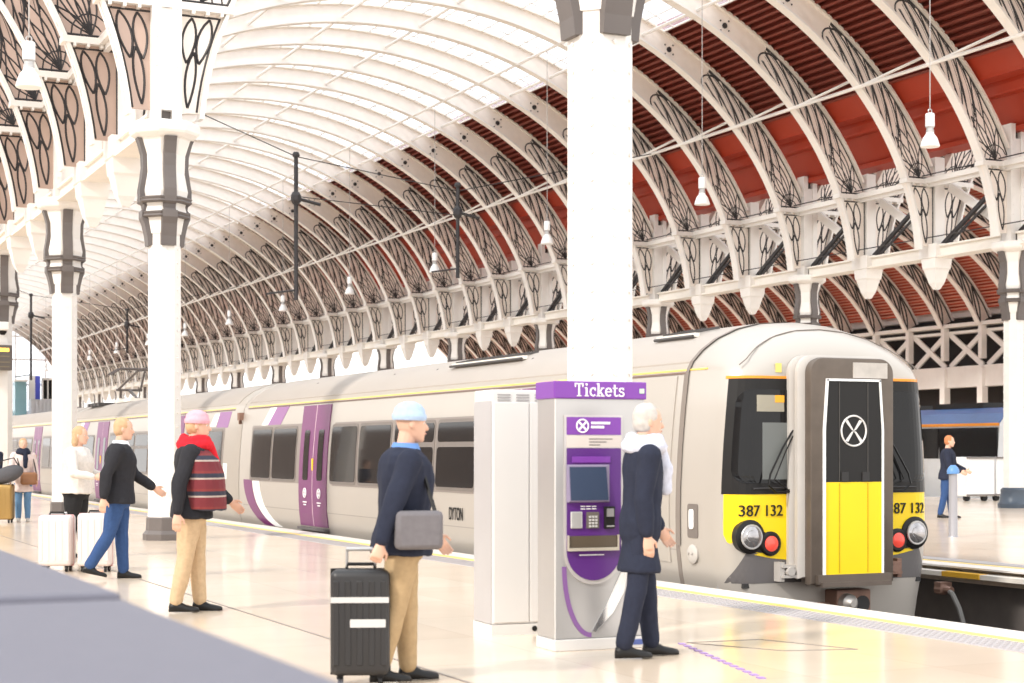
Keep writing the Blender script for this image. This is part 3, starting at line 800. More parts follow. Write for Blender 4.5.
def carriage_body(parent, x_front, x_back, nose):
    mb = MB(); xs = []
    if nose:
        xs = [x_back, -16.8, -16.4, -16.2, -16.0, -15.85, -15.7, FX - RN, FX - 0.26, FX - 0.19, FX - 0.13, FX - 0.08, FX - 0.04, FX - 0.015, FX]
        rings = [section(x, min(inset(x), 0.335), domedrop(x)) for x in xs]
    else:
        xs = [x_back, x_back + 0.25, x_front - 0.25, x_front]
        rings = [section(x, 0.10 if i in (0, 3) else 0) for i, x in enumerate(xs)]
    mb.loft(rings); o = mb.build('body_shell', SILVER, parent, smooth=True, angle=40)
    # roof skin slightly proud
    mb = MB(); prof = [(w + 0.006, z + 0.008) for z, w in PROF if z > 2.40]
    pts = [(TC - w, z) for w, z in prof] + [(TC + w, z) for w, z in reversed(prof[:-1])]
    inn = [(y * 1.0, z - 0.03) for y, z in reversed(pts)]
    xe = -16.22 if nose else x_front - 0.25
    mb.loft([[(x, y, z) for y, z in pts + inn] for x in (x_back + 0.26, xe)]); mb.build('roof_skin', ROOFG, parent, smooth=True)
    slab('cantrail_stripe', mat('stripe_yellow', (0.90, 0.66, 0.12), 0.45), parent, [2.383, 2.40], lambda z: x_back + 0.3, lambda z: (FX - 0.62) if nose else x_front - 0.3, 0.008)
    slab('gutter', mat('gutter_brown', (0.16, 0.10, 0.08), 0.5), parent, [2.345, 2.368], lambda z: x_back + 0.3, lambda z: -16.25 if nose else x_front - 0.3, 0.008)
    slab('waist_line', mat('seam_grey', (0.33, 0.30, 0.28), 0.5), parent, [0.345, 0.36], lambda z: x_back + 0.3, lambda z: -16.25 if nose else x_front - 0.3, 0.003)
    mb = MB(); mb.span(x_back + 1, (x_front - 1.2), TC - 1.15, TC + 1.15, -0.95, -0.45)
    mb.build('underframe', RUBBER, parent)
    for xb in (x_back + 3.2, x_front - 3.2):
        b = MB(); b.span(xb - 1.6, xb + 1.6, TC - 1.0, TC + 1.0, -0.78, -0.5)
        for dx in (-1.25, 1.25):
            for sy in (-1, 1):
                b.lathe((xb + dx, TC + sy * 0.72, -0.565), [(0.40, -0.07), (0.41, 0.0), (0.40, 0.07)], 20, 'y')
        b.build('bogie', RUST, parent)
    return o

car = empty('train_carriage', (0, 0, 0))
tag(car, 'leading silver train carriage with yellow cab front numbered 387 132', 'train', 'carriages of the silver train')
carriage_body(car, FX, -34.22, True)
# side of the leading carriage
slab('window_band', mat('band_grey', (0.27, 0.235, 0.215), 0.4, metal=0.3), car, rrect(-33.45, -30.09, 0.86, 1.99, 0.06)[0], *rrect(-33.45, -30.09, 0.86, 1.99, 0.06)[1:], 0.006)
side_window(car, -33.33, -32.02); side_window(car, -31.86, -30.40)
door_pair(car, -30.12, -28.52)
slab('window_band', MATS['band_grey'], car, rrect(-28.25, -21.72, 0.85, 1.98, 0.06)[0], *rrect(-28.25, -21.72, 0.85, 1.98, 0.06)[1:], 0.006)
for a, b, hp in ((-28.32, -27.02, False), (-26.85, -25.4, False), (-25.2, -23.55, True), (-23.38, -21.95, True)): side_window(car, a, b, hp)
door_pair(car, -21.37, -19.77)
side_window(car, -19.1, -17.6)
slab('cab_door', SILVER, car, zlist(0.2, 2.33, 10), lambda z: -17.25, lambda z: -16.42, 0.012, label='pale cab side door')
slab('cab_seam', mat('seam_dark', (0.20, 0.17, 0.15), 0.6), car, zlist(-0.1, 2.36, 14), lambda z: -16.28, lambda z: -16.20, 0.006)
livery(car, -34.6)
# lettering low on the side
MT = frame_matrix((-22.6, TC - half_w(0.55) - 0.012, 0.53), (1, 0, 0), (0, 0, 1))
text_obj('DYTON', 'side_lettering', BLACK, MT, 0.27, car, 0.006, 0.55)
# cab side access hatch and round cap
slab('access_hatch', FRAME, car, *rrect(-16.02, -15.80, 0.50, 0.88, 0.03), 0.008)
slab('hatch_handle', PWHITE, car, *rrect(-15.97, -15.88, 0.60, 0.82, 0.03), 0.02)
mb = MB(); mb.lathe((-15.92, TC - half_w(0.3) + 0.02, 0.32), [(0.11, 0.02), (0.11, -0.04), (0.08, -0.06)], 18, 'y')
for q in (-1, 1): mb.lathe((-15.92 + q * 0.04, TC - half_w(0.3) - 0.05, 0.33), [(0.014, 0.0), (0.014, -0.008)], 8, 'y')
mb.build('filler_cap', BELL, car, smooth=True)
# --- cab front
def front_patch(name, m, parent, rows, off=0.006, thick=0.02, nx=14, label=None, clampw=True):
    """rows: list of (z, dy0, dy1) offsets from the centre line, lofted over the curved front"""
    mb = MB(); rings = []
    for z, d0, d1 in rows:
        out = []; inn = []
        for i in range(nx + 1):
            dy = d0 + (d1 - d0) * i / nx; x = front_x(dy, z)
            w = half_w(min(z, 2.3)) - 0.001
            out.append((x + off, TC + dy, z)); inn.append((x + off - thick, TC + dy, z))
        rings.append(out + list(reversed(inn)))
    mb.loft(rings); return mb.build(name, m, parent, label=label)
for sg in (-1, 1):
    R = lambda rows: [(z, sg * a, sg * b) for z, a, b in rows]
    zs = zlist(1.0, 2.26, 14)
    front_patch('windscreen_surround', BLACK, car, R([(z, 0.47, half_w(z) - 0.035) for z in zs]), 0.014, 0.04)
    def wsedge(z, z0=1.12, z1=2.14, r=0.14):
        d = max(0, r - (z - z0), r - (z1 - z)); return r - math.sqrt(max(0, r * r - d * d)) if d > 0 else 0
    zz = [1.12, 1.125, 1.15, 1.2, 1.26] + zlist(1.35, 1.95, 5) + [2.0, 2.06, 2.11, 2.135, 2.14]
    ws = front_patch('windscreen', DGLASS, car, R([(z, 0.56 + wsedge(z), half_w(z) - 0.09 - wsedge(z)) for z in zz]), 0.020)
    if sg < 0:
        front_patch('sun_blind', mat('blind_beige', (0.36, 0.33, 0.26), 0.7), ws, R([(z, 0.70, 1.05) for z in zlist(1.90, 2.08, 5)]), 0.024)
        front_patch('permit_sticker', mat('sticker_orange', (0.9, 0.42, 0.03), 0.5), ws, R([(z, 0.70, 0.82) for z in zlist(2.0, 2.08, 2)]), 0.027)
        front_patch('seat_back', mat('seat_grey', (0.16, 0.17, 0.165), 0.6), ws, R([(z, 0.58, 0.98) for z in zlist(1.16, 1.78, 3)]), 0.0225)
    def ylow(d):   # curved lower border of the yellow panel
        return d
    rows = []
    for z in [0.28, 0.285, 0.30, 0.34, 0.40, 0.48, 0.56, 0.7, 0.85, 1.0]:
        u = min(1, (z - 0.28) / 0.26); e = 0.55 + (half_w(z) - 0.05 - 0.55) * math.sqrt(max(0, 1 - (1 - u) ** 2)) * 1.0 if z < 0.54 else half_w(z) - 0.05
        rows.append((z, 0.47, max(0.62, min(e + 0.35 * 0, half_w(z) - 0.05))))
    front_patch('yellow_panel', YELLOW, car, R(rows), 0.008)
    front_patch('lower_bumper', mat('bumper_grey', (0.12, 0.11, 0.11), 0.45), car, R([(z, 0.46, half_w(max(z, -0.2)) - 0.03 - (0.30 * ((z - 0.05) / 0.45) if z > 0.05 else 0)) for z in zlist(0.03, 0.50, 8)]), 0.004)
    front_patch('orange_stripe', ORANGE, car, R([(z, 0.46, half_w(z) - 0.02) for z in (2.26, 2.29)]), 0.008)
    # lamp cluster
    cl = empty('lamp_cluster', (0, 0, 0)); cl.parent = car
    cw, cr = (-1.135, -0.875) if sg < 0 else (1.085, 0.84)
    xw, xr = front_x(cw, 0.54), front_x(cr, 0.46)
    mb = MB(); mb.lathe((xw + 0.0, TC + cw, 0.54), [(0.185, -0.06), (0.185, 0.025), (0.16, 0.04)], 24, 'x'); mb.lathe((xr, TC + cr, 0.46), [(0.135, -0.04), (0.135, 0.025), (0.115, 0.04)], 20, 'x')
    mb.prism([(cw, 0.54 + 0.12), (cr, 0.46 + 0.10), (cr, 0.46 - 0.11), (cw, 0.54 - 0.16)], lambda a, b, s: Vector((xw + 0.02 - 0.05 * s, TC + a, b)))
    mb.build('lamp_housing', BLACK, cl, smooth=True)
    mb = MB(); mb.lathe((xw + 0.02, TC + cw, 0.54), [(0.135, 0.0), (0.13, 0.035), (0.09, 0.06), (0.03, 0.07)], 20, 'x'); mb.build('headlamp', LENSW, cl, smooth=True)
    mb = MB(); mb.ring((xw + 0.055, TC + cw, 0.54), 0.125, 0.014, 'x', 22, 6); mb.ring((xw + 0.075, TC + cw - 0.02, 0.55), 0.06, 0.01, 'x', 16, 5); mb.build('lamp_rim', STEEL, cl, smooth=True)
    mb = MB(); mb.lathe((xr + 0.02, TC + cr, 0.46), [(0.088, 0.0), (0.085, 0.025), (0.06, 0.05), (0.02, 0.06)], 18, 'x'); mb.build('tail_lamp', LENSR, cl, smooth=True)
    # number
    dyc = -0.985 if sg < 0 else 0.985
    MT = frame_matrix((front_x(dyc, 0.82) + 0.016, TC + dyc, 0.815), (0, 1, 0), (0, 0, 1))
    num = text_obj('387 132', 'unit_number', BLACK, MT, 0.172, car, 0.012, 0.98)
    xm = MT.translation.x
    for v in num.data.vertices: v.co.x = front_x(v.co.y - TC, v.co.z) + 0.016 + (v.co.x - xm)
    # wiper
    wp = empty('wiper', (0, 0, 0)); wp.parent = car
    b0 = sg * 0.60
    mb = MB(); xx = FX + 0.05
    mb.tube([(xx, TC + b0 + sg * 0.04, 1.03), (xx + 0.05, TC + b0 + sg * 0.25, 1.02), (xx + 0.06, TC + b0 + sg * 0.36, 1.10), (xx + 0.05, TC + b0 + sg * 0.33, 1.22), (xx + 0.03, TC + b0 + sg * 0.16, 1.50), (xx + 0.02, TC + b0 + sg * 0.0, 1.72)], 0.011, 6)
    mb.tube([(xx, TC + b0 + sg * 0.04, 1.03), (xx + 0.04, TC + b0 + sg * 0.27, 1.16), (xx + 0.03, TC + b0 + sg * 0.12, 1.46), (xx + 0.02, TC + b0 + sg * -0.02, 1.70)], 0.008, 6)
    mb.build('wiper_arm', BLACK, wp, smooth=True)
    mb = MB(); mb.bar((xx + 0.0, TC + b0 - sg * 0.02, 1.25), (xx + 0.0, TC + b0 + sg * 0.03, 2.1), 0.02, 0.03, up=(1, 0, 0)); mb.build('wiper_blade', RUBBER, wp)
    mb = MB(); mb.lathe((FX, TC + b0 + sg * 0.04, 1.03), [(0.03, 0), (0.03, 0.06)], 10, 'x'); mb.tube([(FX + 0.02, TC + sg * 0.55, 1.07), (FX + 0.02, TC + sg * 1.1, 1.06)], 0.012, 6); mb.build('wiper_pivot', IRON, wp)
    # lower fairing and shadow gap
    mb = MB(); w = half_w(-0.2)
    ring = lambda z, k, fx=0: [(FX - 1.1, TC + sg * w * k, z), (FX - 0.30 + fx, TC + sg * w * k, z), (FX - 0.12 + fx, TC + sg * (w * k - 0.10), z), (FX - 0.08 + fx, TC + sg * (w * k - 0.3), z), (FX - 0.10 + fx, TC + sg * 0.52, z), (FX - 1.1, TC + sg * 0.52, z)]
    mb.loft([ring(-0.52, 0.965, -0.02), ring(-0.40, 0.985), ring(0.0, 1.03)]); mb.build('lower_fairing', mat('fairing_grey', (0.40, 0.39, 0.39), 0.5), car, smooth=True)
    # side coupling bracket
    mb = MB(); mb.span(FX - 0.05, FX + 0.16, TC + sg * 0.56, TC + sg * 0.80, 0.09, 0.12); mb.span(FX - 0.05, FX + 0.14, TC + sg * 0.56, TC + sg * 0.80, 0.20, 0.23)
    mb.span(FX - 0.05, FX + 0.12, TC + sg * 0.76, TC + sg * 0.82, 0.05, 0.26); mb.lathe((FX + 0.12, TC + sg * 0.70, 0.16), [(0.05, -0.03), (0.05, 0.05)], 10, 'x')
    mb.build('coupling_bracket', RUST if sg > 0 else BELL, car)
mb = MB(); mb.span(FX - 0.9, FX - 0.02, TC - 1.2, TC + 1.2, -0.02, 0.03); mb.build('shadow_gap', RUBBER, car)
# brow panel line
mb = MB(); pts = []
for i in range(25):
    d = -1.20 + 2.40 * i / 24
    # follow the dome
    u = abs(d) / 1.24
    x = min(FX - 0.02 - 0.30 * (1 - u ** 3), front_x(d, 2.3) - 0.004)
    zt = 2.2
    # find dome height at this x and offset
    k = domedrop(x); best = 2.3
    for (z0_, w0_), (z1_, w1_) in zip(PROF, PROF[1:]):
        if z0_ >= 2.3 and w1_ <= abs(d) <= w0_: best = z0_ + (z1_ - z0_) * (w0_ - abs(d)) / max(1e-6, w0_ - w1_)
    pts.append((x + 0.004, TC + d, 2.2 + (best - 2.2) * k + 0.004))
mb.tube(pts, 0.007, 5); mb.build('brow_seam', MATS['seam_dark'], car)
# marker pod
pod = empty('marker_pod', (0, 0, 0)); pod.parent = car
mb = MB(); mb.ell((-15.66, TC, 2.66), (0.36, 0.36, 0.17), 20, 10, Matrix.Rotation(0.35, 3, 'Y')); mb.build('pod_housing', ROOFG, pod, smooth=True)
mb = MB(); mb.ell((-15.44, TC, 2.70), (0.10, 0.19, 0.075), 18, 8, Matrix.Rotation(0.9, 3, 'Y')); mb.build('pod_lens', mat('lens_grey', (0.22, 0.20, 0.21), 0.2), pod, smooth=True)
mb = MB(); mb.box((front_x(-0.76, 2.3) + 0.004, TC - 0.76, 2.38), (0.01, 0.075, 0.10)); mb.build('warning_sticker', mat('sticker_yellow', (0.85, 0.65, 0.18), 0.5), car)
# seam round the cab roof
mb = MB(); s1 = section(-16.24, grow=0.012); s2 = section(-16.17, grow=0.012)
mb.loft([s1[3:-3], s2[3:-3]], cap=False, closed=False); mb.build('cab_joint', MATS['seam_dark'], car)
# --- gangway
gw = empty('gangway', (0, 0, 0)); gw.parent = car
def gframe(x, hw, z0, z1, r=0.16):
    pts = [(x, TC - hw, z0), (x, TC - hw, z1 - r)]
    for i in range(1, 6): a = PI - PI / 2 * i / 6; pts.append((x, TC - hw + r + r * math.cos(a), z1 - r + r * math.sin(a)))
    pts += [(x, TC - hw + r, z1), (x, TC + hw - r, z1)]
    for i in range(1, 6): a = PI / 2 - PI / 2 * i / 6; pts.append((x, TC + hw - r + r * math.cos(a), z1 - r + r * math.sin(a)))
    pts += [(x, TC + hw, z1 - r), (x, TC + hw, z0)]
    return pts
mb = MB(); xs = []
for i in range(3):
    xa = FX - 0.15 + i * 0.12; g = 0.69 - 0.03 * i
    xs += [gframe(xa, g - 0.05, 0.10, 2.47), gframe(xa + 0.03, g, 0.08, 2.52, 0.2), gframe(xa + 0.085, g, 0.08, 2.52, 0.2), gframe(xa + 0.115, g - 0.05, 0.10, 2.47)]
mb.loft(xs); mb.build('bellows', BELL, gw, smooth=True, angle=50)
mb = MB(); mb.loft([gframe(-14.99, 0.555, 0.03, 2.48), gframe(-14.93, 0.56, 0.02, 2.49), gframe(-14.89, 0.55, 0.03, 2.48), gframe(-14.885, 0.54, 0.04, 2.46)]); mb.build('gangway_frame', GANG, gw, smooth=True)
GX = -14.885
mb = MB(); mb.box((GX, TC, 0.075), (0.10, 0.98, 0.10)); mb.box((GX + 0.03, TC, 0.02), (0.12, 0.92, 0.05)); mb.build('sill_plate', mat('sill_brown', (0.15, 0.12, 0.10), 0.5, metal=0.5, var=0.3), gw)
mb = MB(); mb.span(GX, GX + 0.012, TC + 0.0, TC + 0.46, 2.27, 2.44); mb.build('repair_patch', mat('patch_grey', (0.50, 0.46, 0.42), 0.5, var=0.25, scale=10), gw, label='pale worn metal patch')
def trap(z, top=0.36, bot=0.40): return bot + (top - bot) * max(0, (z - 1.7) / 0.55)
mb = MB()
for sg in (-1, 1):
    mb.loft([[(GX, TC + sg * trap(z), z), (GX + 0.03, TC + sg * trap(z), z), (GX + 0.03, TC + sg * (trap(z) - 0.022), z), (GX, TC + sg * (trap(z) - 0.022), z)] for z in (0.12, 1.7, 2.25)])
mb.box((GX + 0.015, TC, 2.245), (0.03, 0.72, 0.025)); mb.build('door_trim', PWHITE, gw)
def dpanel(nm, m, z0, z1):
    mb = MB(); zs = [z0, min(max(1.7, z0), z1), z1] if z1 > 1.7 else [z0, z1]
    mb.loft([[(GX, TC - trap(z) + 0.022, z), (GX + 0.014, TC - trap(z) + 0.022, z), (GX + 0.014, TC + trap(z) - 0.022, z), (GX, TC + trap(z) - 0.022, z)] for z in zs])
    return mb.build(nm, m, gw)
db = dpanel('gangway_door_top', BLACK, 1.13, 2.235); dy_ = dpanel('gangway_door_base', YELLOW, 0.125, 1.13)
for par, z0, z1, m in ((db, 1.14, 2.22, mat('groove_dark', (0.06, 0.055, 0.05), 0.5)), (dy_, 0.14, 1.12, mat('groove_yellow', (0.55, 0.36, 0.0), 0.5))):
    mb = MB()
    for d in (-0.19, 0.19): mb.box((GX + 0.015, TC + d, (z0 + z1) / 2), (0.008, 0.010, z1 - z0))
    mb.build('groove', m, par)
mb = MB()
for d in (-0.12, 0.16): mb.box((GX + 0.018, TC + d, 1.19), (0.02, 0.09, 0.10))
mb.build('door_catch', RUBBER, db)
mb = MB(); xc = GX + 0.018
mb.ring((xc, TC, 1.69), 0.165, 0.011, 'x', 32, 6)
for a in (1, -1):
    for q in (1, -1):
        mb.prism([(0.0, 0.0), (q * 0.075, a * q * 0.12 + 0.0), (q * 0.112, a * q * 0.108), (q * 0.03, a * q * 0.012)] if a == 1 else [(0.0, 0.0), (q * 0.085, -q * 0.125), (q * 0.115, -q * 0.105), (q * 0.028, -q * 0.008)],
                 lambda u, v, s: Vector((xc - 0.004 + 0.008 * s, TC + u, 1.69 + v)))
mb.build('door_emblem', mat('emblem_grey', (0.72, 0.70, 0.68), 0.4), db)
# coupler
cp = empty('coupler', (0, 0, 0)); cp.parent = car
mb = MB(); mb.span(FX - 0.3, FX + 0.22, TC - 0.14, TC + 0.32, -0.42, -0.06); mb.span(FX - 0.4, FX + 0.1, TC - 0.42, TC - 0.14, -0.34, -0.2); mb.build('coupler_head', RUST, cp, bevel=0.02)
mb = MB(); mb.lathe((FX + 0.2, TC - 0.02, -0.20), [(0.11, 0.0), (0.10, 0.10), (0.04, 0.16)], 14, 'x'); mb.build('coupler_cone', mat('worn_steel', (0.48, 0.45, 0.42), 0.4, metal=0.7), cp, smooth=True)
mb = MB(); mb.lathe((FX + 0.2, TC + 0.20, -0.22), [(0.09, 0.0), (0.095, 0.03)], 14, 'x'); mb.build('coupler_socket', RUBBER, cp)
mb = MB(); mb.span(FX - 0.9, FX - 0.12, TC - 0.52, TC + 0.52, -0.9, 0.0); mb.build('coupler_pocket', RUBBER, car)
# roof equipment
for x, y, w in ((-17.3, TC - 0.62, 0.9), (-22.6, TC - 0.74, 2.6)):
    r = empty('roof_hatch', (0, 0, 0)); r.parent = car
    zz = 2.895 if y > TC - 0.7 else 2.855
    mb = MB(); mb.bar((x - w / 2, y - 0.16, zz - 0.05), (x + w / 2, y - 0.16, zz - 0.05), 0.06, 0.05); mb.build('hatch_plate', CREAM, r)
    n = int(w / 0.3)
    for i in range(n):
        mb = MB(); mb.bar((x - w / 2 + 0.1 + i * 0.3, y - 0.16, zz - 0.02), (x - w / 2 + 0.28 + i * 0.3, y + 0.16, zz + 0.05), 0.05, 0.03); mb.build('hatch_grille', mat('grille_dark', (0.06, 0.055, 0.055), 0.6), r)
    mb = MB(); mb.tube([(x - w / 2, y - 0.22, zz - 0.07), (x + w / 2, y - 0.22, zz - 0.07)], 0.02, 5); mb.build('hatch_rail', mat('grille_dark', (0.06, 0.055, 0.055), 0.6), r)
for x in (-19.4, -21.0, -24.5, -26.4, -30.5):
    mb = MB(); mb.bar((x, TC - 1.0, 2.68), (x - 0.12, TC - 0.86, 2.78), 0.02, 0.02); mb.build('grab_iron', MATS['grille_dark'], car)

# other carriages
def plain_carriage(x_front, label, panto=False):
    c = empty('train_carriage', (0, 0, 0)); x_back = x_front - 19.7
    tag(c, label, 'train', 'carriages of the silver train')
    carriage_body(c, x_front, x_back, False)
    w0 = x_front
    slab('window_band', MATS['band_grey'], c, *rrect(w0 - 4.35, w0 - 0.95, 0.86, 1.99, 0.06), 0.006)
    side_window(c, w0 - 2.55, w0 - 1.1); side_window(c, w0 - 4.2, w0 - 2.75)
    door_pair(c, w0 - 6.2, w0 - 4.6)
    slab('window_band', MATS['band_grey'], c, *rrect(w0 - 13.2, w0 - 6.4, 0.86, 1.99, 0.06), 0.006)
    for i in range(4): side_window(c, w0 - 8.05 - i * 1.68, w0 - 6.55 - i * 1.68, i in (1, 2))
    door_pair(c, w0 - 15.0, w0 - 13.4)
    side_window(c, w0 - 17.0, w0 - 15.4); side_window(c, w0 - 18.7, w0 - 17.15)
    livery(c, x_back - 0.15)
    # mirrored sweep and warning plate near the front end
    slab('white_sweep', PWHITE, c, [0.86 + 1.1 * 0, 1.0, 1.2], lambda z: w0 - 0.9, lambda z: w0 - 0.6, 0.006)
    def bow(o): return lambda z: w0 - 0.55 - 1.3 * (1 - math.sqrt(max(0, 1 - ((2.3 - z) / 0.75 - 0.0) ** 2)) if False else ((z - 1.95) / 0.4) ** 2 * 0.5) + o
    slab('purple_sweep', MATS['purple_pale'], c, zlist(1.98, 2.33, 5), lambda z: w0 - 1.7 + (z - 1.98) * 0.6, lambda z: w0 - 0.75 + (z - 1.98) * 0.6, 0.005)
    slab('white_arch', PWHITE, c, zlist(2.02, 2.30, 6), lambda z: w0 - 2.25 + (z - 2.02) * 1.2, lambda z: w0 - 1.75 + (z - 2.02) * 0.9, 0.007)
    if panto:
        p = empty('pantograph', (0, 0, 0)); p.parent = c
        xb = -50.4
        mb = MB(); mb.box((xb + 0.3, TC, 2.98), (2.2, 1.0, 0.10))
        for sx in (-0.6, 1.2):
            for sy in (-0.4, 0.4): mb.lathe((xb + sx, TC + sy, 2.88), [(0.07, 0), (0.05, 0.05), (0.07, 0.10), (0.05, 0.15), (0.07, 0.2)], 8)
        mb.build('pantograph_base', CREAM, p)
        mb = MB(); mb.tube([(xb, TC, 3.05), (xb - 1.1, TC, 3.35)], 0.05, 6)
        mb.tube([(xb - 1.1, TC - 0.35, 3.35), (xb + 0.6, TC - 0.1, 3.88)], 0.035, 6); mb.tube([(xb - 1.1, TC + 0.35, 3.35), (xb + 0.6, TC + 0.1, 3.88)], 0.035, 6)
        mb.tube([(xb - 1.1, TC - 0.4, 3.35), (xb - 1.1, TC + 0.4, 3.35)], 0.04, 6); mb.build('pantograph_arm', GREYI, p)
        mb = MB()
        for dx in (-0.2, 0.2): mb.tube([(xb + 0.6 + dx, TC - 0.95, 3.74), (xb + 0.6 + dx, TC - 0.65, 3.92), (xb + 0.6 + dx, TC + 0.65, 3.92), (xb + 0.6 + dx, TC + 0.95, 3.74)], 0.035, 6)
        mb.bar((xb + 0.4, TC, 3.88), (xb + 0.8, TC, 3.88), 0.08, 0.05); mb.build('pantograph_head', GREYI, p)
        mb = MB()
        for i in range(4): mb.box((xb - 3.2 + i * 0.5, TC - 0.5, 2.92), (0.35, 0.7, 0.10))
        mb.build('roof_grille', MATS['grille_dark'], c)
    return c
plain_carriage(-34.62, 'second silver carriage carrying the raised pantograph, behind the person in red', True)
plain_carriage(-54.72, 'third silver carriage seen behind the person in the white jumper')
plain_carriage(-74.82, 'rearmost silver carriage vanishing at the edge behind the columns')
for i, x0 in enumerate((-34.42, -54.52, -74.62)):
    t = empty('carriage_gangway', (x0, TC, 0))
    mb = MB()
    for q in range(3):
        mb.box((-0.13 + q * 0.13, 0, 1.2), (0.07, 2.3 if q != 1 else 2.1, 2.7 if q != 1 else 2.5))
    mb.build('bellows', BELL, t, bevel=0.03)
    mb = MB(); mb.box((0.12, -1.36, 2.2), (0.16, 0.10, 0.16)); mb.box((0.02, -1.34, 2.08), (0.06, 0.06, 0.08)); mb.build('socket_box', RUST, t)
    tag(t, ('pale bellows joining the leading and second carriages', 'pale bellows joining the second and third carriages', 'pale bellows joining the third and rearmost carriages')[i], 'gangway', 'bellows between carriages')

# ------------------------------------------------------------------ ticket machine and its twin
def ribbon(mb, pts, w, M, closed=False):
    """flat stroke of width w along 2D pts; M(a,b,s) maps to space"""
    n = len(pts); L = []; Rr = []
    for i, p in enumerate(pts):
        if closed: a, b = pts[i - 1], pts[(i + 1) % n]
        else: a, b = pts[max(0, i - 1)], pts[min(n - 1, i + 1)]
        d = Vector((b[0] - a[0], b[1] - a[1])); d.normalize(); nx, ny = -d.y * w / 2, d.x * w / 2
        L.append((p[0] + nx, p[1] + ny)); Rr.append((p[0] - nx, p[1] - ny))
    rings = [[M(*L[i], 0), M(*L[i], 1), M(*Rr[i], 1), M(*Rr[i], 0)] for i in range(n)]
    if closed: rings.append(rings[0]); mb.loft(rings, cap=False)
    else: mb.loft(rings)
def arc(cx, cy, rx, ry, a0, a1, n=14):
    return [(cx + rx * math.cos(math.radians(a0 + (a1 - a0) * i / n)), cy + ry * math.sin(math.radians(a0 + (a1 - a0) * i / n))) for i in range(n + 1)]
def slab_word(M, h):
    """the word Tickets in slab serif strokes; M(a,b,s) in letter units scaled by h"""
    mb = MB(); x = 0.0; W = 0.135
    def put(strokes, adv):
        nonlocal x
        for pts, w in strokes: ribbon(mb, [((px + x) * h, py * h) for px, py in pts], w * h, M)
        x += adv
    put([([(0.40, 0.0), (0.40, 1.0)], W), ([(0.04, 0.95), (0.76, 0.95)], 0.10), ([(0.22, 0.04), (0.58, 0.04)], 0.08), ([(0.08, 0.95), (0.08, 0.70)], 0.08), ([(0.72, 0.95), (0.72, 0.70)], 0.08)], 0.86)
    put([([(0.17, 0.0), (0.17, 0.68)], W), ([(0.0, 0.04), (0.34, 0.04)], 0.08), ([(0.02, 0.64), (0.17, 0.64)], 0.08), ([(0.17, 0.82), (0.17, 0.98)], 0.15)], 0.42)
    put([(arc(0.30, 0.34, 0.23, 0.29, 45, 315), 0.11), ([(0.49, 0.42), (0.49, 0.66)], 0.08)], 0.60)
    put([([(0.16, 0.0), (0.16, 1.0)], W), ([(0.0, 0.96), (0.16, 0.96)], 0.08), ([(0.0, 0.04), (0.32, 0.04)], 0.08), ([(0.2, 0.28), (0.50, 0.64)], 0.10), ([(0.28, 0.40), (0.54, 0.04)], 0.12), ([(0.38, 0.64), (0.64, 0.64)], 0.08), ([(0.40, 0.04), (0.68, 0.04)], 0.08)], 0.72)
    put([(arc(0.30, 0.34, 0.24, 0.29, 0, 320), 0.11), ([(0.08, 0.36), (0.54, 0.36)], 0.08)], 0.62)
    put([([(0.20, 0.16), (0.20, 0.90)], 0.12), (arc(0.34, 0.18, 0.14, 0.13, 180, 330, 8), 0.10), ([(0.02, 0.64), (0.44, 0.64)], 0.08)], 0.52)
    put([(arc(0.26, 0.50, 0.17, 0.14, 20, 240, 10) + arc(0.27, 0.19, 0.19, 0.15, 75, -150, 10), 0.10), ([(0.44, 0.48), (0.44, 0.66)], 0.07), ([(0.07, 0.02), (0.07, 0.20)], 0.07)], 0.55)
    return mb, x * h

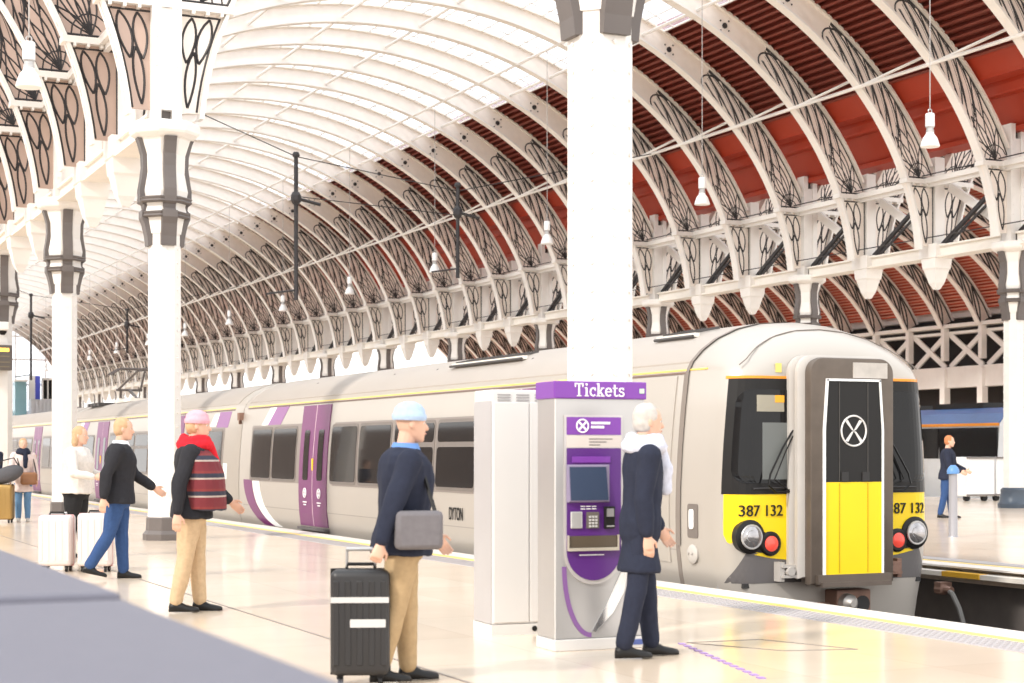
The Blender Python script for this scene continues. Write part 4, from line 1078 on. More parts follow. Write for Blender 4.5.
def ticket_machine():
    W, D, H = 0.735, 0.33, 1.985
    t = empty('ticket_machine', (-10.88, 5.455, 0), math.radians(-3.0))
    # local: front at x=0 facing +x, y to the right of the picture, z up
    mb = MB(); mb.span(-D, 0, 0, W, 0.085, H - 0.12); mb.build('cabinet', STEEL, t, bevel=0.012)
    mb = MB(); mb.span(-D - 0.006, 0.012, -0.006, W + 0.006, 0.0, 0.085); mb.build('plinth', KIOSK, t, bevel=0.006)
    mb = MB(); mb.span(-D - 0.01, 0.014, -0.01, W + 0.01, H - 0.13, H); hd = mb.build('header', VIOLETL, t, bevel=0.008)
    Mh = lambda a, b, s: Vector((0.0145 + 0.006 * s, 0.15 + a, H - 0.112 + b))
    wmb, wl_ = slab_word(lambda a, b, s: Mh(a * 0.98, b, s), 0.098); wmb.build('header_lettering', PWHITE, hd)
    mb = MB(); mb.span(0.014, 0.018, W - 0.05, W - 0.012, H - 0.085, H - 0.05); mb.build('header_light', mat('pale_green', (0.55, 0.80, 0.55), 0.4), hd)
    F = 0.0
    # raised fascia: pale border with round foot, violet inside
    def ushape(x0, x1, ztop, zbot):
        r = (x1 - x0) / 2; c = (x0 + x1) / 2
        return [(x0, ztop), (x0, zbot + r)] + [(c + r * math.cos(a), zbot + r + r * math.sin(a)) for a in [PI + PI * i / 18 for i in range(19)]][1:] + [(x1, ztop)]
    fa = lambda a, b, s: Vector((F - 0.01 + 0.022 * s, a, b))
    mb = MB(); mb.prism(ushape(0.072, 0.545, 1.735, 0.485), fa); fas = mb.build('fascia', mat('fascia_pale', (0.58, 0.55, 0.54), 0.35, metal=0.4), t)
    fb = lambda a, b, s: Vector((F + 0.004 + 0.014 * s, a, b))
    mb = MB(); mb.span(F + 0.004, F + 0.018, 0.09, 0.53, 1.59, 1.72); tb = mb.build('brand_panel', VIOLETL, t)
    mb = MB(); mb.ring((F + 0.02, 0.215, 1.655), 0.047, 0.006, 'x', 24, 5)
    for a in (1, -1): ribbon(mb, [(0.215 - 0.03, 1.655 - a * 0.03), (0.215 + 0.03, 1.655 + a * 0.03)], 0.014, lambda a_, b_, s: Vector((F + 0.017 + 0.006 * s, a_, b_)))
    for q in range(2): mb.span(F + 0.017, F + 0.021, 0.285, 0.44 - q * 0.05, 1.668 - q * 0.03, 1.686 - q * 0.03)
    mb.build('emblem', PWHITE, tb)
    mb = MB(); mb.span(F + 0.004, F + 0.016, 0.09, 0.53, 1.495, 1.585); ip = mb.build('info_strip', mat('strip_beige', (0.60, 0.54, 0.50), 0.5), t)
    mb = MB()
    for q in range(3): mb.span(F + 0.016, F + 0.018, 0.27, 0.46 - 0.05 * q, 1.556 - q * 0.022, 1.562 - q * 0.022)
    mb.build('info_print', GREYI, ip)
    mb = MB(); mb.prism(ushape(0.09, 0.53, 1.49, 0.515), fb); vp = mb.build('violet_panel', VIOLET, t)
    mb = MB(); mb.span(F + 0.018, F + 0.026, 0.13, 0.44, 1.385, 1.43); mb.build('hood_strip', VIOLETL, vp)
    # screen, tilted back
    mb = MB(); mb.loft([[(F + 0.018, 0.085, 1.09), (F + 0.018, 0.435, 1.09), (F + 0.018, 0.435, 1.37), (F + 0.018, 0.085, 1.37)], [(F + 0.05, 0.10, 1.10), (F + 0.05, 0.42, 1.10), (F + 0.024, 0.41, 1.36), (F + 0.024, 0.10, 1.36)]]); sc_ = mb.build('screen_bezel', mat('bezel', (0.24, 0.20, 0.30), 0.4), vp)
    mb = MB(); mb.loft([[(F + 0.047, 0.108, 1.108), (F + 0.047, 0.412, 1.108), (F + 0.025, 0.402, 1.352), (F + 0.025, 0.108, 1.352)], [(F + 0.053, 0.108, 1.108), (F + 0.053, 0.412, 1.108), (F + 0.031, 0.402, 1.352), (F + 0.031, 0.108, 1.352)]]); mb.build('screen', mat('screen_glass', (0.05, 0.07, 0.12), 0.03, spec=0.9, coat=1.0), vp)
    mb = MB()
    for q in range(3): mb.span(F + 0.018, F + 0.022, 0.20 + q * 0.045, 0.235 + q * 0.045, 1.058, 1.066); mb.span(F + 0.018, F + 0.022, 0.20 + q * 0.045, 0.235 + q * 0.045, 1.04, 1.047)
    mb.build('print_marks', PWHITE, vp)
    mb = MB(); mb.span(F + 0.018, F + 0.034, 0.115, 0.21, 0.90, 1.025); mb.build('coin_plate', mat('plate_silver', (0.62, 0.61, 0.60), 0.3, metal=0.5), vp, bevel=0.01)
    kp = empty('keypad', (0, 0, 0)); kp.parent = vp
    mb = MB(); mb.span(F + 0.018, F + 0.030, 0.245, 0.345, 0.90, 1.02); mb.build('keypad_plate', FRAME, kp)
    mb = MB()
    for i in range(3):
        for j in range(4): mb.box((F + 0.033, 0.270 + i * 0.025, 0.985 - j * 0.023), (0.008, 0.017, 0.015))
    mb.build('keys', mat('key_grey', (0.55, 0.54, 0.53), 0.4), kp)
    mb = MB(); mb.span(F + 0.018, F + 0.045, 0.385, 0.47, 0.895, 1.06); mb.build('card_reader', BLACK, vp, bevel=0.006)
    mb = MB(); mb.span(F + 0.045, F + 0.055, 0.40, 0.455, 0.985, 1.045); mb.span(F + 0.045, F + 0.05, 0.40, 0.46, 0.91, 0.92); mb.build('reader_face', STEEL, vp)
    mb = MB(); mb.span(F + 0.018, F + 0.022, 0.10, 0.50, 0.745, 0.845); mb.build('tray_recess', mat('tray_dark', (0.10, 0.075, 0.05), 0.4), vp)
    mb = MB(); mb.span(F + 0.018, F + 0.05, 0.10, 0.50, 0.735, 0.757); mb.span(F + 0.018, F + 0.036, 0.092, 0.102, 0.735, 0.85); mb.span(F + 0.018, F + 0.036, 0.498, 0.508, 0.735, 0.85); mb.build('tray_lip', mat('tray_beige', (0.55, 0.50, 0.42), 0.4, metal=0.3), vp)
    mb = MB()
    for q in range(1): mb.span(F + 0.018, F + 0.021, 0.19, 0.39, 0.70, 0.707)
    mb.build('tray_print', PWHITE, vp)
    # sweeping bands under the panel
    fc = lambda a, b, s: Vector((F + 0.0 + 0.006 * s, a, b))
    mb = MB(); ribbon(mb, [(0.075 + 0.22 * (1 - math.cos(u * PI / 2)), 0.62 - 0.51 * math.sin(u * PI / 2)) for u in [i / 14 for i in range(15)]], 0.035, fc)
    ribbon(mb, [(0.60 - 0.10 * u, 0.64 - 0.25 * u) for u in (0, 0.5, 1)], 0.04, fc); mb.build('violet_sweep', mat('sweep_violet', (0.22, 0.10, 0.30), 0.35), t)
    fd = lambda a, b, s: Vector((F + 0.0 + 0.009 * s, a, b))
    mb = MB(); mb.prism([(0.56, 0.62), (0.595, 0.60), (0.56, 0.42), (0.47, 0.27), (0.325, 0.135), (0.30, 0.14), (0.42, 0.34), (0.50, 0.50)], fd); mb.build('chrome_sweep', mat('chrome', (0.75, 0.74, 0.74), 0.15, metal=0.9), t)
    mb = MB(); mb.span(0.012, 0.016, W - 0.10, W - 0.01, 0.025, 0.065); mb.build('plinth_label', mat('label_blue', (0.08, 0.12, 0.35), 0.4), t)
    mb = MB(); mb.span(-0.004, 0.004, 0.0, 0.008, 0.085, H - 0.13); mb.build('edge_trim', KIOSK, t)
    tag(t, 'tall grey ticket machine with violet panel and a violet Tickets header', 'ticket machine')
    return t
ticket_machine()
def cabinet():
    W, D, H = 0.70, 0.42, 1.96
    t = empty('service_cabinet', (-12.03, 5.475, 0), math.radians(-4.0))
    mb = MB(); mb.span(-D, 0, 0, W, 0.085, H); mb.build('cabinet_body', KIOSK, t, bevel=0.012)
    mb = MB(); mb.span(-D + 0.01, -0.01, -0.006, 0.0, 0.09, H - 0.09); mb.build('side_panel', KSIDE, t)
    mb = MB(); mb.span(-D - 0.004, 0.008, -0.006, W + 0.006, 0, 0.085); mb.build('plinth', KIOSK, t)
    mb = MB(); mb.span(0, 0.010, 0.012, 0.31, 0.10, H - 0.10); mb.build('door', KIOSK, t, bevel=0.004)
    mb = MB(); mb.span(0, 0.010, 0.322, W - 0.012, 0.10, H - 0.10); d2 = mb.build('door', KIOSK, t, bevel=0.004)
    dk = mat('slot_grey', (0.35, 0.34, 0.34), 0.6)
    mb = MB()
    for q in range(3):
        for i in range(3): mb.box((0.002, 0.10 + q * 0.16, H - 0.04 - i * 0.022), (0.008, 0.11, 0.010))
    mb.build('top_vent', dk, t)
    mb = MB()
    for i in range(5): mb.box((0.011, 0.50, 1.66 - i * 0.045), (0.006, 0.20, 0.014))
    mb.build('door_vent', dk, d2)
    mb = MB()
    for y in (0.36, 0.44): mb.lathe((0.008, y, 0.045), [(0.022, 0), (0.022, 0.006)], 12, 'x')
    for i in range(2): mb.box((0.01, 0.56, 0.03 + i * 0.03), (0.006, 0.12, 0.010))
    mb.build('plinth_vent', BLACK, t)
    tag(t, 'plain white service cabinet with vents standing behind the ticket machine', 'cabinet')
cabinet()

# ------------------------------------------------------------------ foreground ledge
t = empty('stone_ledge', (-4.0, 0, 0))
mb = MB(); mb.span(-5.5, -0.37, -1.5, 0.925, 0.0, 1.10); mb.build('far_slab', STONE, t, bevel=0.015)
mb = MB(); mb.span(-0.36, 3.0, -1.5, 0.935, 0.0, 1.084); mb.build('near_slab', STONE, t, bevel=0.02)
mb = MB(); mb.span(-0.39, -0.35, -1.49, 0.90, 0.0, 1.07); mb.build('joint', RUBBER, t)
tag(t, 'blurred grey stone ledge in two slabs filling the near corner', 'ledge')

# ------------------------------------------------------------------ lamps
LAMPW = mat('lamp_white', (0.85, 0.84, 0.83), 0.4)
def make_lamp(top, name_lab, group):
    t = empty('pendant_lamp', (0, 0, 0))
    mb = MB(); mb.lathe((0, 0, 0), [(0.20, 0.0), (0.205, 0.015), (0.185, 0.09), (0.15, 0.19), (0.09, 0.27), (0.085, 0.30)], 24); mb.build('reflector', LAMPW, t, smooth=True, angle=50)
    mb = MB(); mb.lathe((0, 0, 0), [(0.175, 0.005), (0.16, 0.03), (0.05, 0.05)], 20); mb.build('diffuser', mat('lamp_glow', (0.9, 0.86, 0.78), 0.3, emit=(1, 0.93, 0.8), estr=0.5), t)
    mb = MB(); mb.lathe((0, 0, 0), [(0.085, 0.30), (0.085, 0.35), (0.075, 0.36), (0.075, 0.40), (0.09, 0.41), (0.095, 0.43)], 16); mb.build('neck', STEEL, t)
    mb = MB(); mb.lathe((0, 0, 0), [(0.098, 0.43), (0.098, 0.69), (0.085, 0.71), (0.03, 0.72)], 16); mb.build('ballast_box', LAMPW, t, smooth=True)
    mb = MB(); mb.ring((0, 0, 0.76), 0.045, 0.010, 'x', 12, 5); mb.build('hook', STEEL, t)
    mb = MB(); mb.tube([(0, 0, 0.78), (0, 0, top)], 0.011, 5); mb.build('cable', mat('cable_grey', (0.45, 0.42, 0.40), 0.5), t)
    tag(t, name_lab, 'lamp', group); return t
lp = make_lamp(6.06, 'white bell lamp hanging before the red fascia at right, nearest of its row', 'bell lamps over the tracks')
lp.location = (-28.12, 23.0, 7.92)
LN = ['white bell lamp hanging just right of the ticket machine column', 'white bell lamp hanging just left of the ticket machine column']
for i in range(1, 13):
    lb = LN[i - 1] if i <= 2 else 'white bell lamp over the tracks, %s from the nearest of its long row' % ordn(i)
    dup(lp, (-28.12 - 9.14 * i, 23.0, 7.92), 0, lb)
la = make_lamp(4.5, 'large white bell lamp hanging alone in the upper corner of the aisle', 'bell lamps over the aisle')
la.location = (-26.7, 4.2, 7.15)

# ------------------------------------------------------------------ overhead line masts and span wires
def mast(x, y, zt, zb, zn, label):
    t = empty('drop_mast', (x, y, 0))
    mb = MB(); mb.tube([(0, 0, zb), (0, 0, zt)], 0.065, 8); mb.build('pole', IRON, t)
    mb = MB(); mb.lathe((0, 0, zt), [(0.10, -0.06), (0.12, 0), (0.08, 0.08)], 8); mb.build('cap', IRON, t)
    mb = MB(); mb.lathe((0, 0, zn), [(0.10, -0.18), (0.16, -0.08), (0.16, 0.08), (0.10, 0.18)], 8); mb.build('clamp', IRON, t)
    mb = MB(); mb.tube([(0, 0, zn), (0.0, 0.75, zn - 0.15)], 0.05, 6); mb.build('arm', IRON, t)
    mb = MB(); mb.tube([(0, 0, zb + 0.3), (0, -0.9, zb + 0.15)], 0.03, 5); mb.build('arm', IRON, t)
    tag(t, label, 'mast', 'drop masts of the overhead line')
mast(-46.87, 15.0, 10.17, 5.9, 8.9, 'tall black drop mast silhouetted against the glazing left of centre')
mast(-48.8, 21.0, 9.97, 7.0, 9.1, 'black drop mast just left of the ticket machine column')
mast(-94.66, 15.0, 10.12, 5.4, 9.0, 'thin black drop mast between the two far left columns')
mast(-97.9, 21.0, 9.75, 7.2, 8.9, 'small black drop mast between the column by the red scarf and the next')
for x, xa, xb, lb in ((-47.5, -46.87, -48.8, 'nearer'), (-96.0, -94.66, -97.9, 'farther')):
    mb = MB(); mb.tube([(x, 9.75, 12.2), (xa, 15, 10.12), (xb, 21, 9.78), (x, 27.4, 11.25)], 0.016, 5)
    mb.tube([(xa, 15, 8.95), (xb, 21, 9.0)], 0.014, 5)
    tag(mb.build('span_wire', IRON), '%s dark span wires stretched across the hall through the drop masts' % lb, 'wire')

# ------------------------------------------------------------------ departure display and camera on the far left column
t = empty('departure_display', (XA - 6 * PITCH + 0.45, YN - 0.25, 0))
mb = MB(); mb.box((0, 0, 3.92), (0.30, 0.85, 0.66)); mb.build('housing', mat('display_brown', (0.10, 0.085, 0.075), 0.4), t, bevel=0.02)
mb = MB()
for i, (y0, n) in enumerate(((-0.36, 14),)):
    for q in range(n): mb.box((0.155, y0 + q * 0.052, 4.12), (0.01, 0.040, 0.09))
mb.build('lit_row', mat('led_orange', (1.0, 0.5, 0.05), 0.4, emit=(1.0, 0.55, 0.06), estr=3.0), t)
mb = MB()
for z in (3.95, 3.80, 3.68): mb.box((0.155, 0, z), (0.008, 0.72, 0.03))
mb.build('dim_row', mat('led_dim', (0.20, 0.16, 0.10), 0.5), t)
mb = MB(); mb.box((-0.1, 0, 4.3), (0.12, 0.3, 0.12)); mb.build('bracket', WHITE, t)
tag(t, 'dark departure display with one orange row on the outermost column', 'display')
t = empty('surveillance_camera', (XA - 6 * PITCH + 0.4, YN - 0.05, 4.62))
mb = MB(); mb.box((0.1, 0, 0.12), (0.42, 0.26, 0.22)); mb.build('camera_housing', WHITE, t, bevel=0.03)
mb = MB(); mb.lathe((0.05, 0.0, 0.0), [(0.05, -0.10), (0.10, -0.04), (0.11, 0.03)], 12); mb.build('camera_dome', BLACK, t, smooth=True)
mb = MB(); mb.box((-0.15, 0, 0.16), (0.25, 0.08, 0.08)); mb.build('bracket', WHITE, t)
tag(t, 'small white camera mounted above the orange departure display', 'camera')

# ------------------------------------------------------------------ far platform furniture
t = empty('bollard_post', (-22.49, 18.89, 0))
mb = MB(); mb.lathe((0, 0, 0), [(0.085, 0.0), (0.075, 0.03), (0.07, 1.10)], 16); mb.build('post', mat('post_grey', (0.33, 0.325, 0.35), 0.4, metal=0.3), t, smooth=True)
mb = MB(); mb.lathe((0, 0, 0), [(0.105, 1.08), (0.105, 1.14), (0.08, 1.19), (0.04, 1.23)], 16); mb.build('cap', mat('cap_blue', (0.10, 0.24, 0.50), 0.4), t, smooth=True)
tag(t, 'grey post with blue cap on the far platform beside the train', 'post')
def hoarding(y0, y1, label):
    t = empty('white_hoarding', (-38.5, (y0 + y1) / 2, 0)); w = y1 - y0
    mb = MB(); mb.box((0, 0, 0.72), (0.7, w - 0.03, 1.15)); mb.build('panel', PWHITE, t, bevel=0.02)
    mb = MB(); mb.box((0.36, 0, 1.27), (0.05, w, 0.05)); mb.box((0.36, 0, 0.18), (0.05, w, 0.05)); mb.build('frame', FRAME, t)
    for sy in (-1, 1):
        mb = MB(); mb.lathe((0.1, sy * (w / 2 - 0.2), 0.10), [(0.10, -0.05), (0.10, 0.05)], 14, 'x'); mb.build('wheel', BLACK, t)
    tag(t, label, 'hoarding', 'white wheeled hoardings')
hoarding(32.55, 33.6, 'white wheeled hoarding panel behind the grey post with blue cap')
hoarding(33.65, 34.65, 'white wheeled hoarding panel next to the column with dark base')

def other_train():
    t = empty('blue_train', (-58, 37.6, 0)); L = 34
    mb = MB(); prof = [(-1.35, -0.3), (-1.38, 0.6), (-1.36, 1.4), (-1.30, 2.35), (-1.0, 2.65), (-0.4, 2.85), (0.4, 2.85), (1.0, 2.65), (1.30, 2.35), (1.36, 1.4), (1.38, 0.6), (1.35, -0.3)]
    mb.loft([[(x, y, z) for y, z in prof] for x in (-L / 2, L / 2)]); mb.build('body', mat('train_white', (0.70, 0.70, 0.70), 0.4), t)
    mb = MB(); pr = [(-1.33, 2.36), (-1.03, 2.68), (-0.4, 2.88), (0.4, 2.88), (1.0, 2.68)]
    mb.loft([[(x, y, z) for y, z in pr + [(y, z - 0.04) for y, z in reversed(pr)]] for x in (-L / 2, L / 2)]); mb.build('roof', mat('train_blue', (0.05, 0.11, 0.27), 0.4, var=0.2), t)
    mb = MB(); mb.box((0, -1.33, 2.32), (L, 0.04, 0.09)); mb.build('stripe', ORANGE, t)
    for i in range(12):
        mb = MB(); mb.box((-L / 2 + 1.45 + i * 2.83, -1.36, 1.72), (2.78, 0.05, 1.0)); mb.build('window', DGLASS, t)
    for i in range(8):
        mb = MB(); mb.box((-L / 2 + 3 + i * 4, 0.2, 2.95), (2.4, 1.2, 0.22)); mb.build('roof_unit', BLACK, t)
    tag(t, 'white and dark train with blue roof beyond the far platform', 'train')
other_train()

# ------------------------------------------------------------------ marks on the near platform
mb = MB()
for i in range(14):
    u = i / 13; x, y = -10.9 + u * 1.85, 6.55 - u * 0.52
    mb.box((x, y, 0.003), (0.075, 0.05, 0.004), Matrix.Rotation(-0.28, 3, 'Z'))
tag(mb.build('dashed_tape', mat('tape_purple', (0.34, 0.20, 0.50), 0.5)), 'worn purple dashed tape on the floor right of the ticket machine', 'tape', kind='thing')
mb = MB()
pts = [(-10.95, 6.62), (-10.2, 7.0), (-10.05, 7.55), (-10.9, 7.25)]
for a, b in zip(pts, pts[1:] + pts[:1]): mb.bar((*a, 0.002), (*b, 0.002), 0.012, 0.004)
tag(mb.build('access_cover', mat('seam_dark', (0.20, 0.17, 0.15), 0.6)), 'thin dark outline of a floor access cover right of the ticket machine', 'cover', kind='thing')
mb = MB(); mb.span(-30, 4, 4.22, 4.24, 0, 0.003); struct(mb.build('trim_10', MATS['seam_dark']))

# ------------------------------------------------------------------ people
WORK = bpy.data.scenes.new('workshop')
VQ = 1.0
def remesh(mb, name, m, parent, voxel, smooth_it=3, fold=0.0, fscale=6.0, seed=0.0):
    voxel *= VQ
    me = mb.mesh(name + '_src', None)
    o = bpy.data.objects.new(name + '_tmp', me); WORK.collection.objects.link(o)
    md = o.modifiers.new('r', 'REMESH'); md.mode = 'VOXEL'; md.voxel_size = voxel
    ms = o.modifiers.new('s', 'SMOOTH'); ms.iterations = smooth_it; ms.factor = 0.5
    vl = WORK.view_layers[0]; vl.update()
    out = bpy.data.meshes.new_from_object(o.evaluated_get(vl.depsgraph))
    bpy.data.objects.remove(o)
    if fold:
        for v in out.vertices:
            p = v.co; q = Vector((p.x * fscale, p.y * fscale, p.z * fscale * 0.55 + seed))
            d = (noise.noise(q) + 0.5 * noise.noise(q * 2.3)) * fold
            v.co = p + v.normal * d
    for p in out.polygons: p.use_smooth = True
    out.name = name; out.materials.clear(); out.materials.append(m)
    ob = bpy.data.objects.new(name, out); COL.objects.link(ob)
    if parent is not None: ob.parent = parent
    return ob

def limb(mb, pts, rad, n=12, flat=1.0):
    pts = [Vector(p) for p in pts]
    d0 = (pts[0] - pts[1]).normalized(); d1 = (pts[-1] - pts[-2]).normalized()
    P = [pts[0] + d0 * rad[0] * 0.8] + [pts[0] + d0 * rad[0] * 0.5] + pts + [pts[-1] + d1 * rad[-1] * 0.5, pts[-1] + d1 * rad[-1] * 0.8]
    Rr = [rad[0] * 0.35, rad[0] * 0.8] + list(rad) + [rad[-1] * 0.8, rad[-1] * 0.35]
    mb.tube(P, Rr, n, flat=flat)

def person(loc, yaw, H, label, top, legs, hair, legpose=((0.12, 0.1), (-0.15, 0.15)), armpose=((0.2, 0.4, 0.12), (-0.2, 0.2, 0.12)), lean=0.04, hem=0.48, build=1.0,
           top_fold=0.012, hat=None, scarf=None, hairlen=0.0, shoe=None, collar=None, skirt=None, skin=SKIN, shawl=None, hands_grip=(False, False), turn=0.0):
    near = loc[0] > -16
    t = empty('person', loc, yaw)
    tag(t, label, 'person', None)
    S = H; B = build
    hipz = 0.515 * S
    # legs
    legs_pts = []
    for i, sy in enumerate((1, -1)):
        a, k = legpose[i]
        hip = Vector((0, sy * 0.052 * S, hipz))
        kn = hip + Vector((math.sin(a), 0, -math.cos(a))) * 0.238 * S
        an = kn + Vector((math.sin(a - k), 0, -math.cos(a - k))) * 0.238 * S
        legs_pts.append([hip, kn, an, a - k])
    low = min(l[2].z for l in legs_pts); dz = 0.042 * S - low
    off = Vector((0, 0, dz))
    for l in legs_pts:
        for q in range(3): l[q] = l[q] + off
    pel = Vector((0, 0, hipz)) + off
    Rl = Matrix.Rotation(lean, 3, 'Y')
    def T(x, y, z): return pel + Rl @ Vector((x, y, z))       # torso space, origin at the pelvis
    def ringp(z, rx, ry, x0=0.0, n=18, yo=0.0):
        return [T(x0 + rx * math.cos(2 * PI * k / n), yo + ry * math.sin(2 * PI * k / n), z) for k in range(n)]
    TR = [(-0.06, 0.060, 0.085, 0), (-0.03, 0.075, 0.098, 0), (0.02, 0.078, 0.100, 0), (0.09, 0.066, 0.086, 0.004), (0.16, 0.070, 0.090, 0.006), (0.22, 0.076, 0.100, 0.004), (0.27, 0.068, 0.108, 0.0), (0.300, 0.054, 0.098, -0.004), (0.318, 0.040, 0.062, -0.004), (0.332, 0.032, 0.036, -0.002)]
    body = MB()
    def torso(mb, g, zmin=-0.1, zmax=0.4):
        rs = [ringp(z * S, (rx * S * B + g), (ry * S * B + g), x * S) for z, rx, ry, x in TR if zmin <= z <= zmax]
        mb.loft(rs)
    torso(body, 0.0)
    # neck, head
    hc = T(0.016 * S, 0, 0.418 * S); HM = Rl @ Matrix.Rotation(turn, 3, 'Z')
    limb(body, [T(-0.004 * S, 0, 0.31 * S), T(0.006 * S, 0, 0.385 * S)], [0.034 * S, 0.032 * S])
    def hp(x, y, z): return hc + HM @ Vector((x * S, y * S, z * S))
    hr = []
    for z, rx, ry, x0 in ((-0.066, 0.012, 0.014, 0.034), (-0.058, 0.026, 0.025, 0.026), (-0.044, 0.038, 0.034, 0.014), (-0.02, 0.049, 0.041, 0.004), (0.005, 0.054, 0.044, 0.0), (0.03, 0.055, 0.045, -0.003), (0.048, 0.048, 0.040, -0.005), (0.060, 0.034, 0.030, -0.006), (0.067, 0.014, 0.013, -0.006)):
        hr.append([hp(x0 + rx * math.cos(2 * PI * k / 18), ry * math.sin(2 * PI * k / 18), z) for k in range(18)])
    body.loft(hr)
    limb(body, [hp(0.047, 0, 0.008), hp(0.056, 0, -0.006), hp(0.060, 0, -0.016)], [0.005 * S, 0.007 * S, 0.009 * S], 8)     # nose
    for sy in (-1, 1):
        body.ell(hp(-0.004, sy * 0.045, -0.002), (0.010 * S, 0.006 * S, 0.018 * S), 8, 6)
        body.ell(hp(0.044, sy * 0.018, 0.014), (0.008 * S, 0.014 * S, 0.005 * S), 8, 5)    # brow
    body.ell(hp(0.050, 0, -0.034), (0.007 * S, 0.016 * S, 0.006 * S), 8, 5)
    body.ell(hp(0.040, 0, -0.057), (0.012 * S, 0.014 * S, 0.010 * S), 8, 5)
    # arms
    arms = []
    for i, sy in enumerate((1, -1)):
        a, e, ab = armpose[i]
        sh = T(0, sy * 0.105 * S * B, 0.288 * S)
        d1 = Vector((math.sin(a) * math.cos(ab), sy * math.sin(ab), -math.cos(a) * math.cos(ab)))
        el = sh + d1 * 0.172 * S
        a2 = a + e; ab2 = ab * (0.4 if e < 0.8 else -0.9)
        d2 = Vector((math.sin(a2) * math.cos(ab2), sy * math.sin(ab2), -math.cos(a2) * math.cos(ab2)))
        wr = el + d2 * 0.148 * S
        arms.append((sh, el, wr, d2, sy))
        limb(body, [sh, sh.lerp(el, 0.5), el, el.lerp(wr, 0.35), wr], [0.030 * S, 0.027 * S, 0.022 * S, 0.023 * S, 0.015 * S])
        # hand: palm, four fingers, thumb
        side = Vector((0, sy, 0)); fw = d2.cross(side).normalized()
        pal = wr + d2 * 0.030 * S
        g = 0.030 * S / 0.030 * 0.0
        across = (Vector((1, 0, 0)) - d2 * d2.x); across.normalize()
        if abs(d2.x) > 0.8: across = (Vector((0, 0, 1)) - d2 * d2.z).normalized()
        nrm = d2.cross(across).normalized() * (1 if sy > 0 else -1)
        if (nrm.y * sy) > 0: nrm = -nrm
        rings = []
        for u, hw, th in ((0.0, 0.016, 0.012), (0.015, 0.020, 0.0125), (0.035, 0.0235, 0.012), (0.052, 0.0235, 0.010)):
            c = wr + d2 * u * S
            rings.append([c + across * (hw * S * math.cos(2 * PI * k / 10)) + nrm * (th * S * math.sin(2 * PI * k / 10)) for k in range(10)])
        body.loft(rings)
        curl = 1.1 if hands_grip[i] else 0.35
        for q, (o, L) in enumerate(((-0.0180, 0.040), (-0.0062, 0.045), (0.0058, 0.042), (0.0175, 0.033))):
            b0 = wr + d2 * 0.050 * S - across * o * S
            dirs = []; p = b0; pts = [b0 - d2 * 0.008 * S, b0]
            for s_ in range(3):
                c_ = curl * (s_ + 0.6)
                d = d2 * math.cos(c_) + nrm * math.sin(c_)
                p = p + d * (L * S / 3 * (1.25 - 0.2 * s_)); pts.append(p)
            limb(body, pts, [0.0052 * S, 0.0054 * S, 0.0050 * S, 0.0046 * S, 0.0040 * S], 8)
        tb = wr + d2 * 0.016 * S + across * 0.016 * S
        limb(body, [tb, tb + (across * 0.8 + d2 * 0.7 + nrm * 0.3) * 0.020 * S, tb + (across * 0.9 + d2 * 1.6 + nrm * 0.6) * 0.021 * S], [0.0075 * S, 0.0062 * S, 0.0048 * S], 8)
    for hip, kn, an, sh_a in legs_pts:
        limb(body, [hip + Vector((0, 0, 0.02 * S)), hip.lerp(kn, 0.4), kn, kn.lerp(an, 0.35), an], [0.052 * S * B, 0.046 * S * B, 0.032 * S, 0.032 * S, 0.020 * S])
        limb(body, [an - Vector((0.02 * S, 0, 0.018 * S)), an + Vector((0.075 * S, 0, -0.026 * S))], [0.018 * S, 0.014 * S], 8)
    remesh(body, 'body', skin, t, 0.0062 if near else 0.009, 2)
    # eyes, mouth
    for sy in (-1, 1):
        mb = MB(); mb.ell(hp(0.0435, sy * 0.0175, 0.004), (0.006 * S, 0.009 * S, 0.0055 * S), 8, 6); e = mb.build('eye', mat('eye_white', (0.75, 0.72, 0.70), 0.2), t, smooth=True)
        mb = MB(); mb.ell(hp(0.0482, sy * 0.0175, 0.004), (0.0022 * S, 0.004 * S, 0.004 * S), 8, 6); mb.build('iris', BLACK, e, smooth=True)
    mb = MB(); mb.ell(hp(0.0555, 0, -0.034), (0.003 * S, 0.013 * S, 0.004 * S), 10, 6); mb.build('lips', mat('lips', (0.50, 0.22, 0.18), 0.4), t, smooth=True)
    # hair / hat
    if hair is not None:
        mb = MB()
        mb.ell(hp(-0.010, 0, 0.022), (0.056 * S, 0.050 * S, 0.056 * S), 18, 12)
        mb.ell(hp(-0.020, 0, -0.004), (0.044 * S, 0.049 * S, 0.045 * S), 16, 10)
        if hairlen > 0:
            for sy in (-1, 0, 1): limb(mb, [hp(-0.028, sy * 0.030, 0.0), hp(-0.030, sy * 0.034, -0.05 - hairlen * 0.4), hp(-0.030, sy * 0.030, -0.06 - hairlen)], [0.024 * S, 0.026 * S, 0.016 * S])
        remesh(mb, 'hair', hair, t, 0.009, 2, 0.006, 22)
    if hat is not None:
        mb = MB(); rs = []
        for z, r in ((0.012, 0.060), (0.022, 0.063), (0.034, 0.062), (0.036, 0.058), (0.055, 0.054), (0.070, 0.040), (0.080, 0.018)):
            rs.append([hp(-0.006 + r * 1.02 * math.cos(2 * PI * k / 18), r * 0.93 * math.sin(2 * PI * k / 18), z) for k in range(18)])
        mb.loft(rs); mb.build('hat', hat, t, smooth=True, angle=60)
    # trousers
    mb = MB()
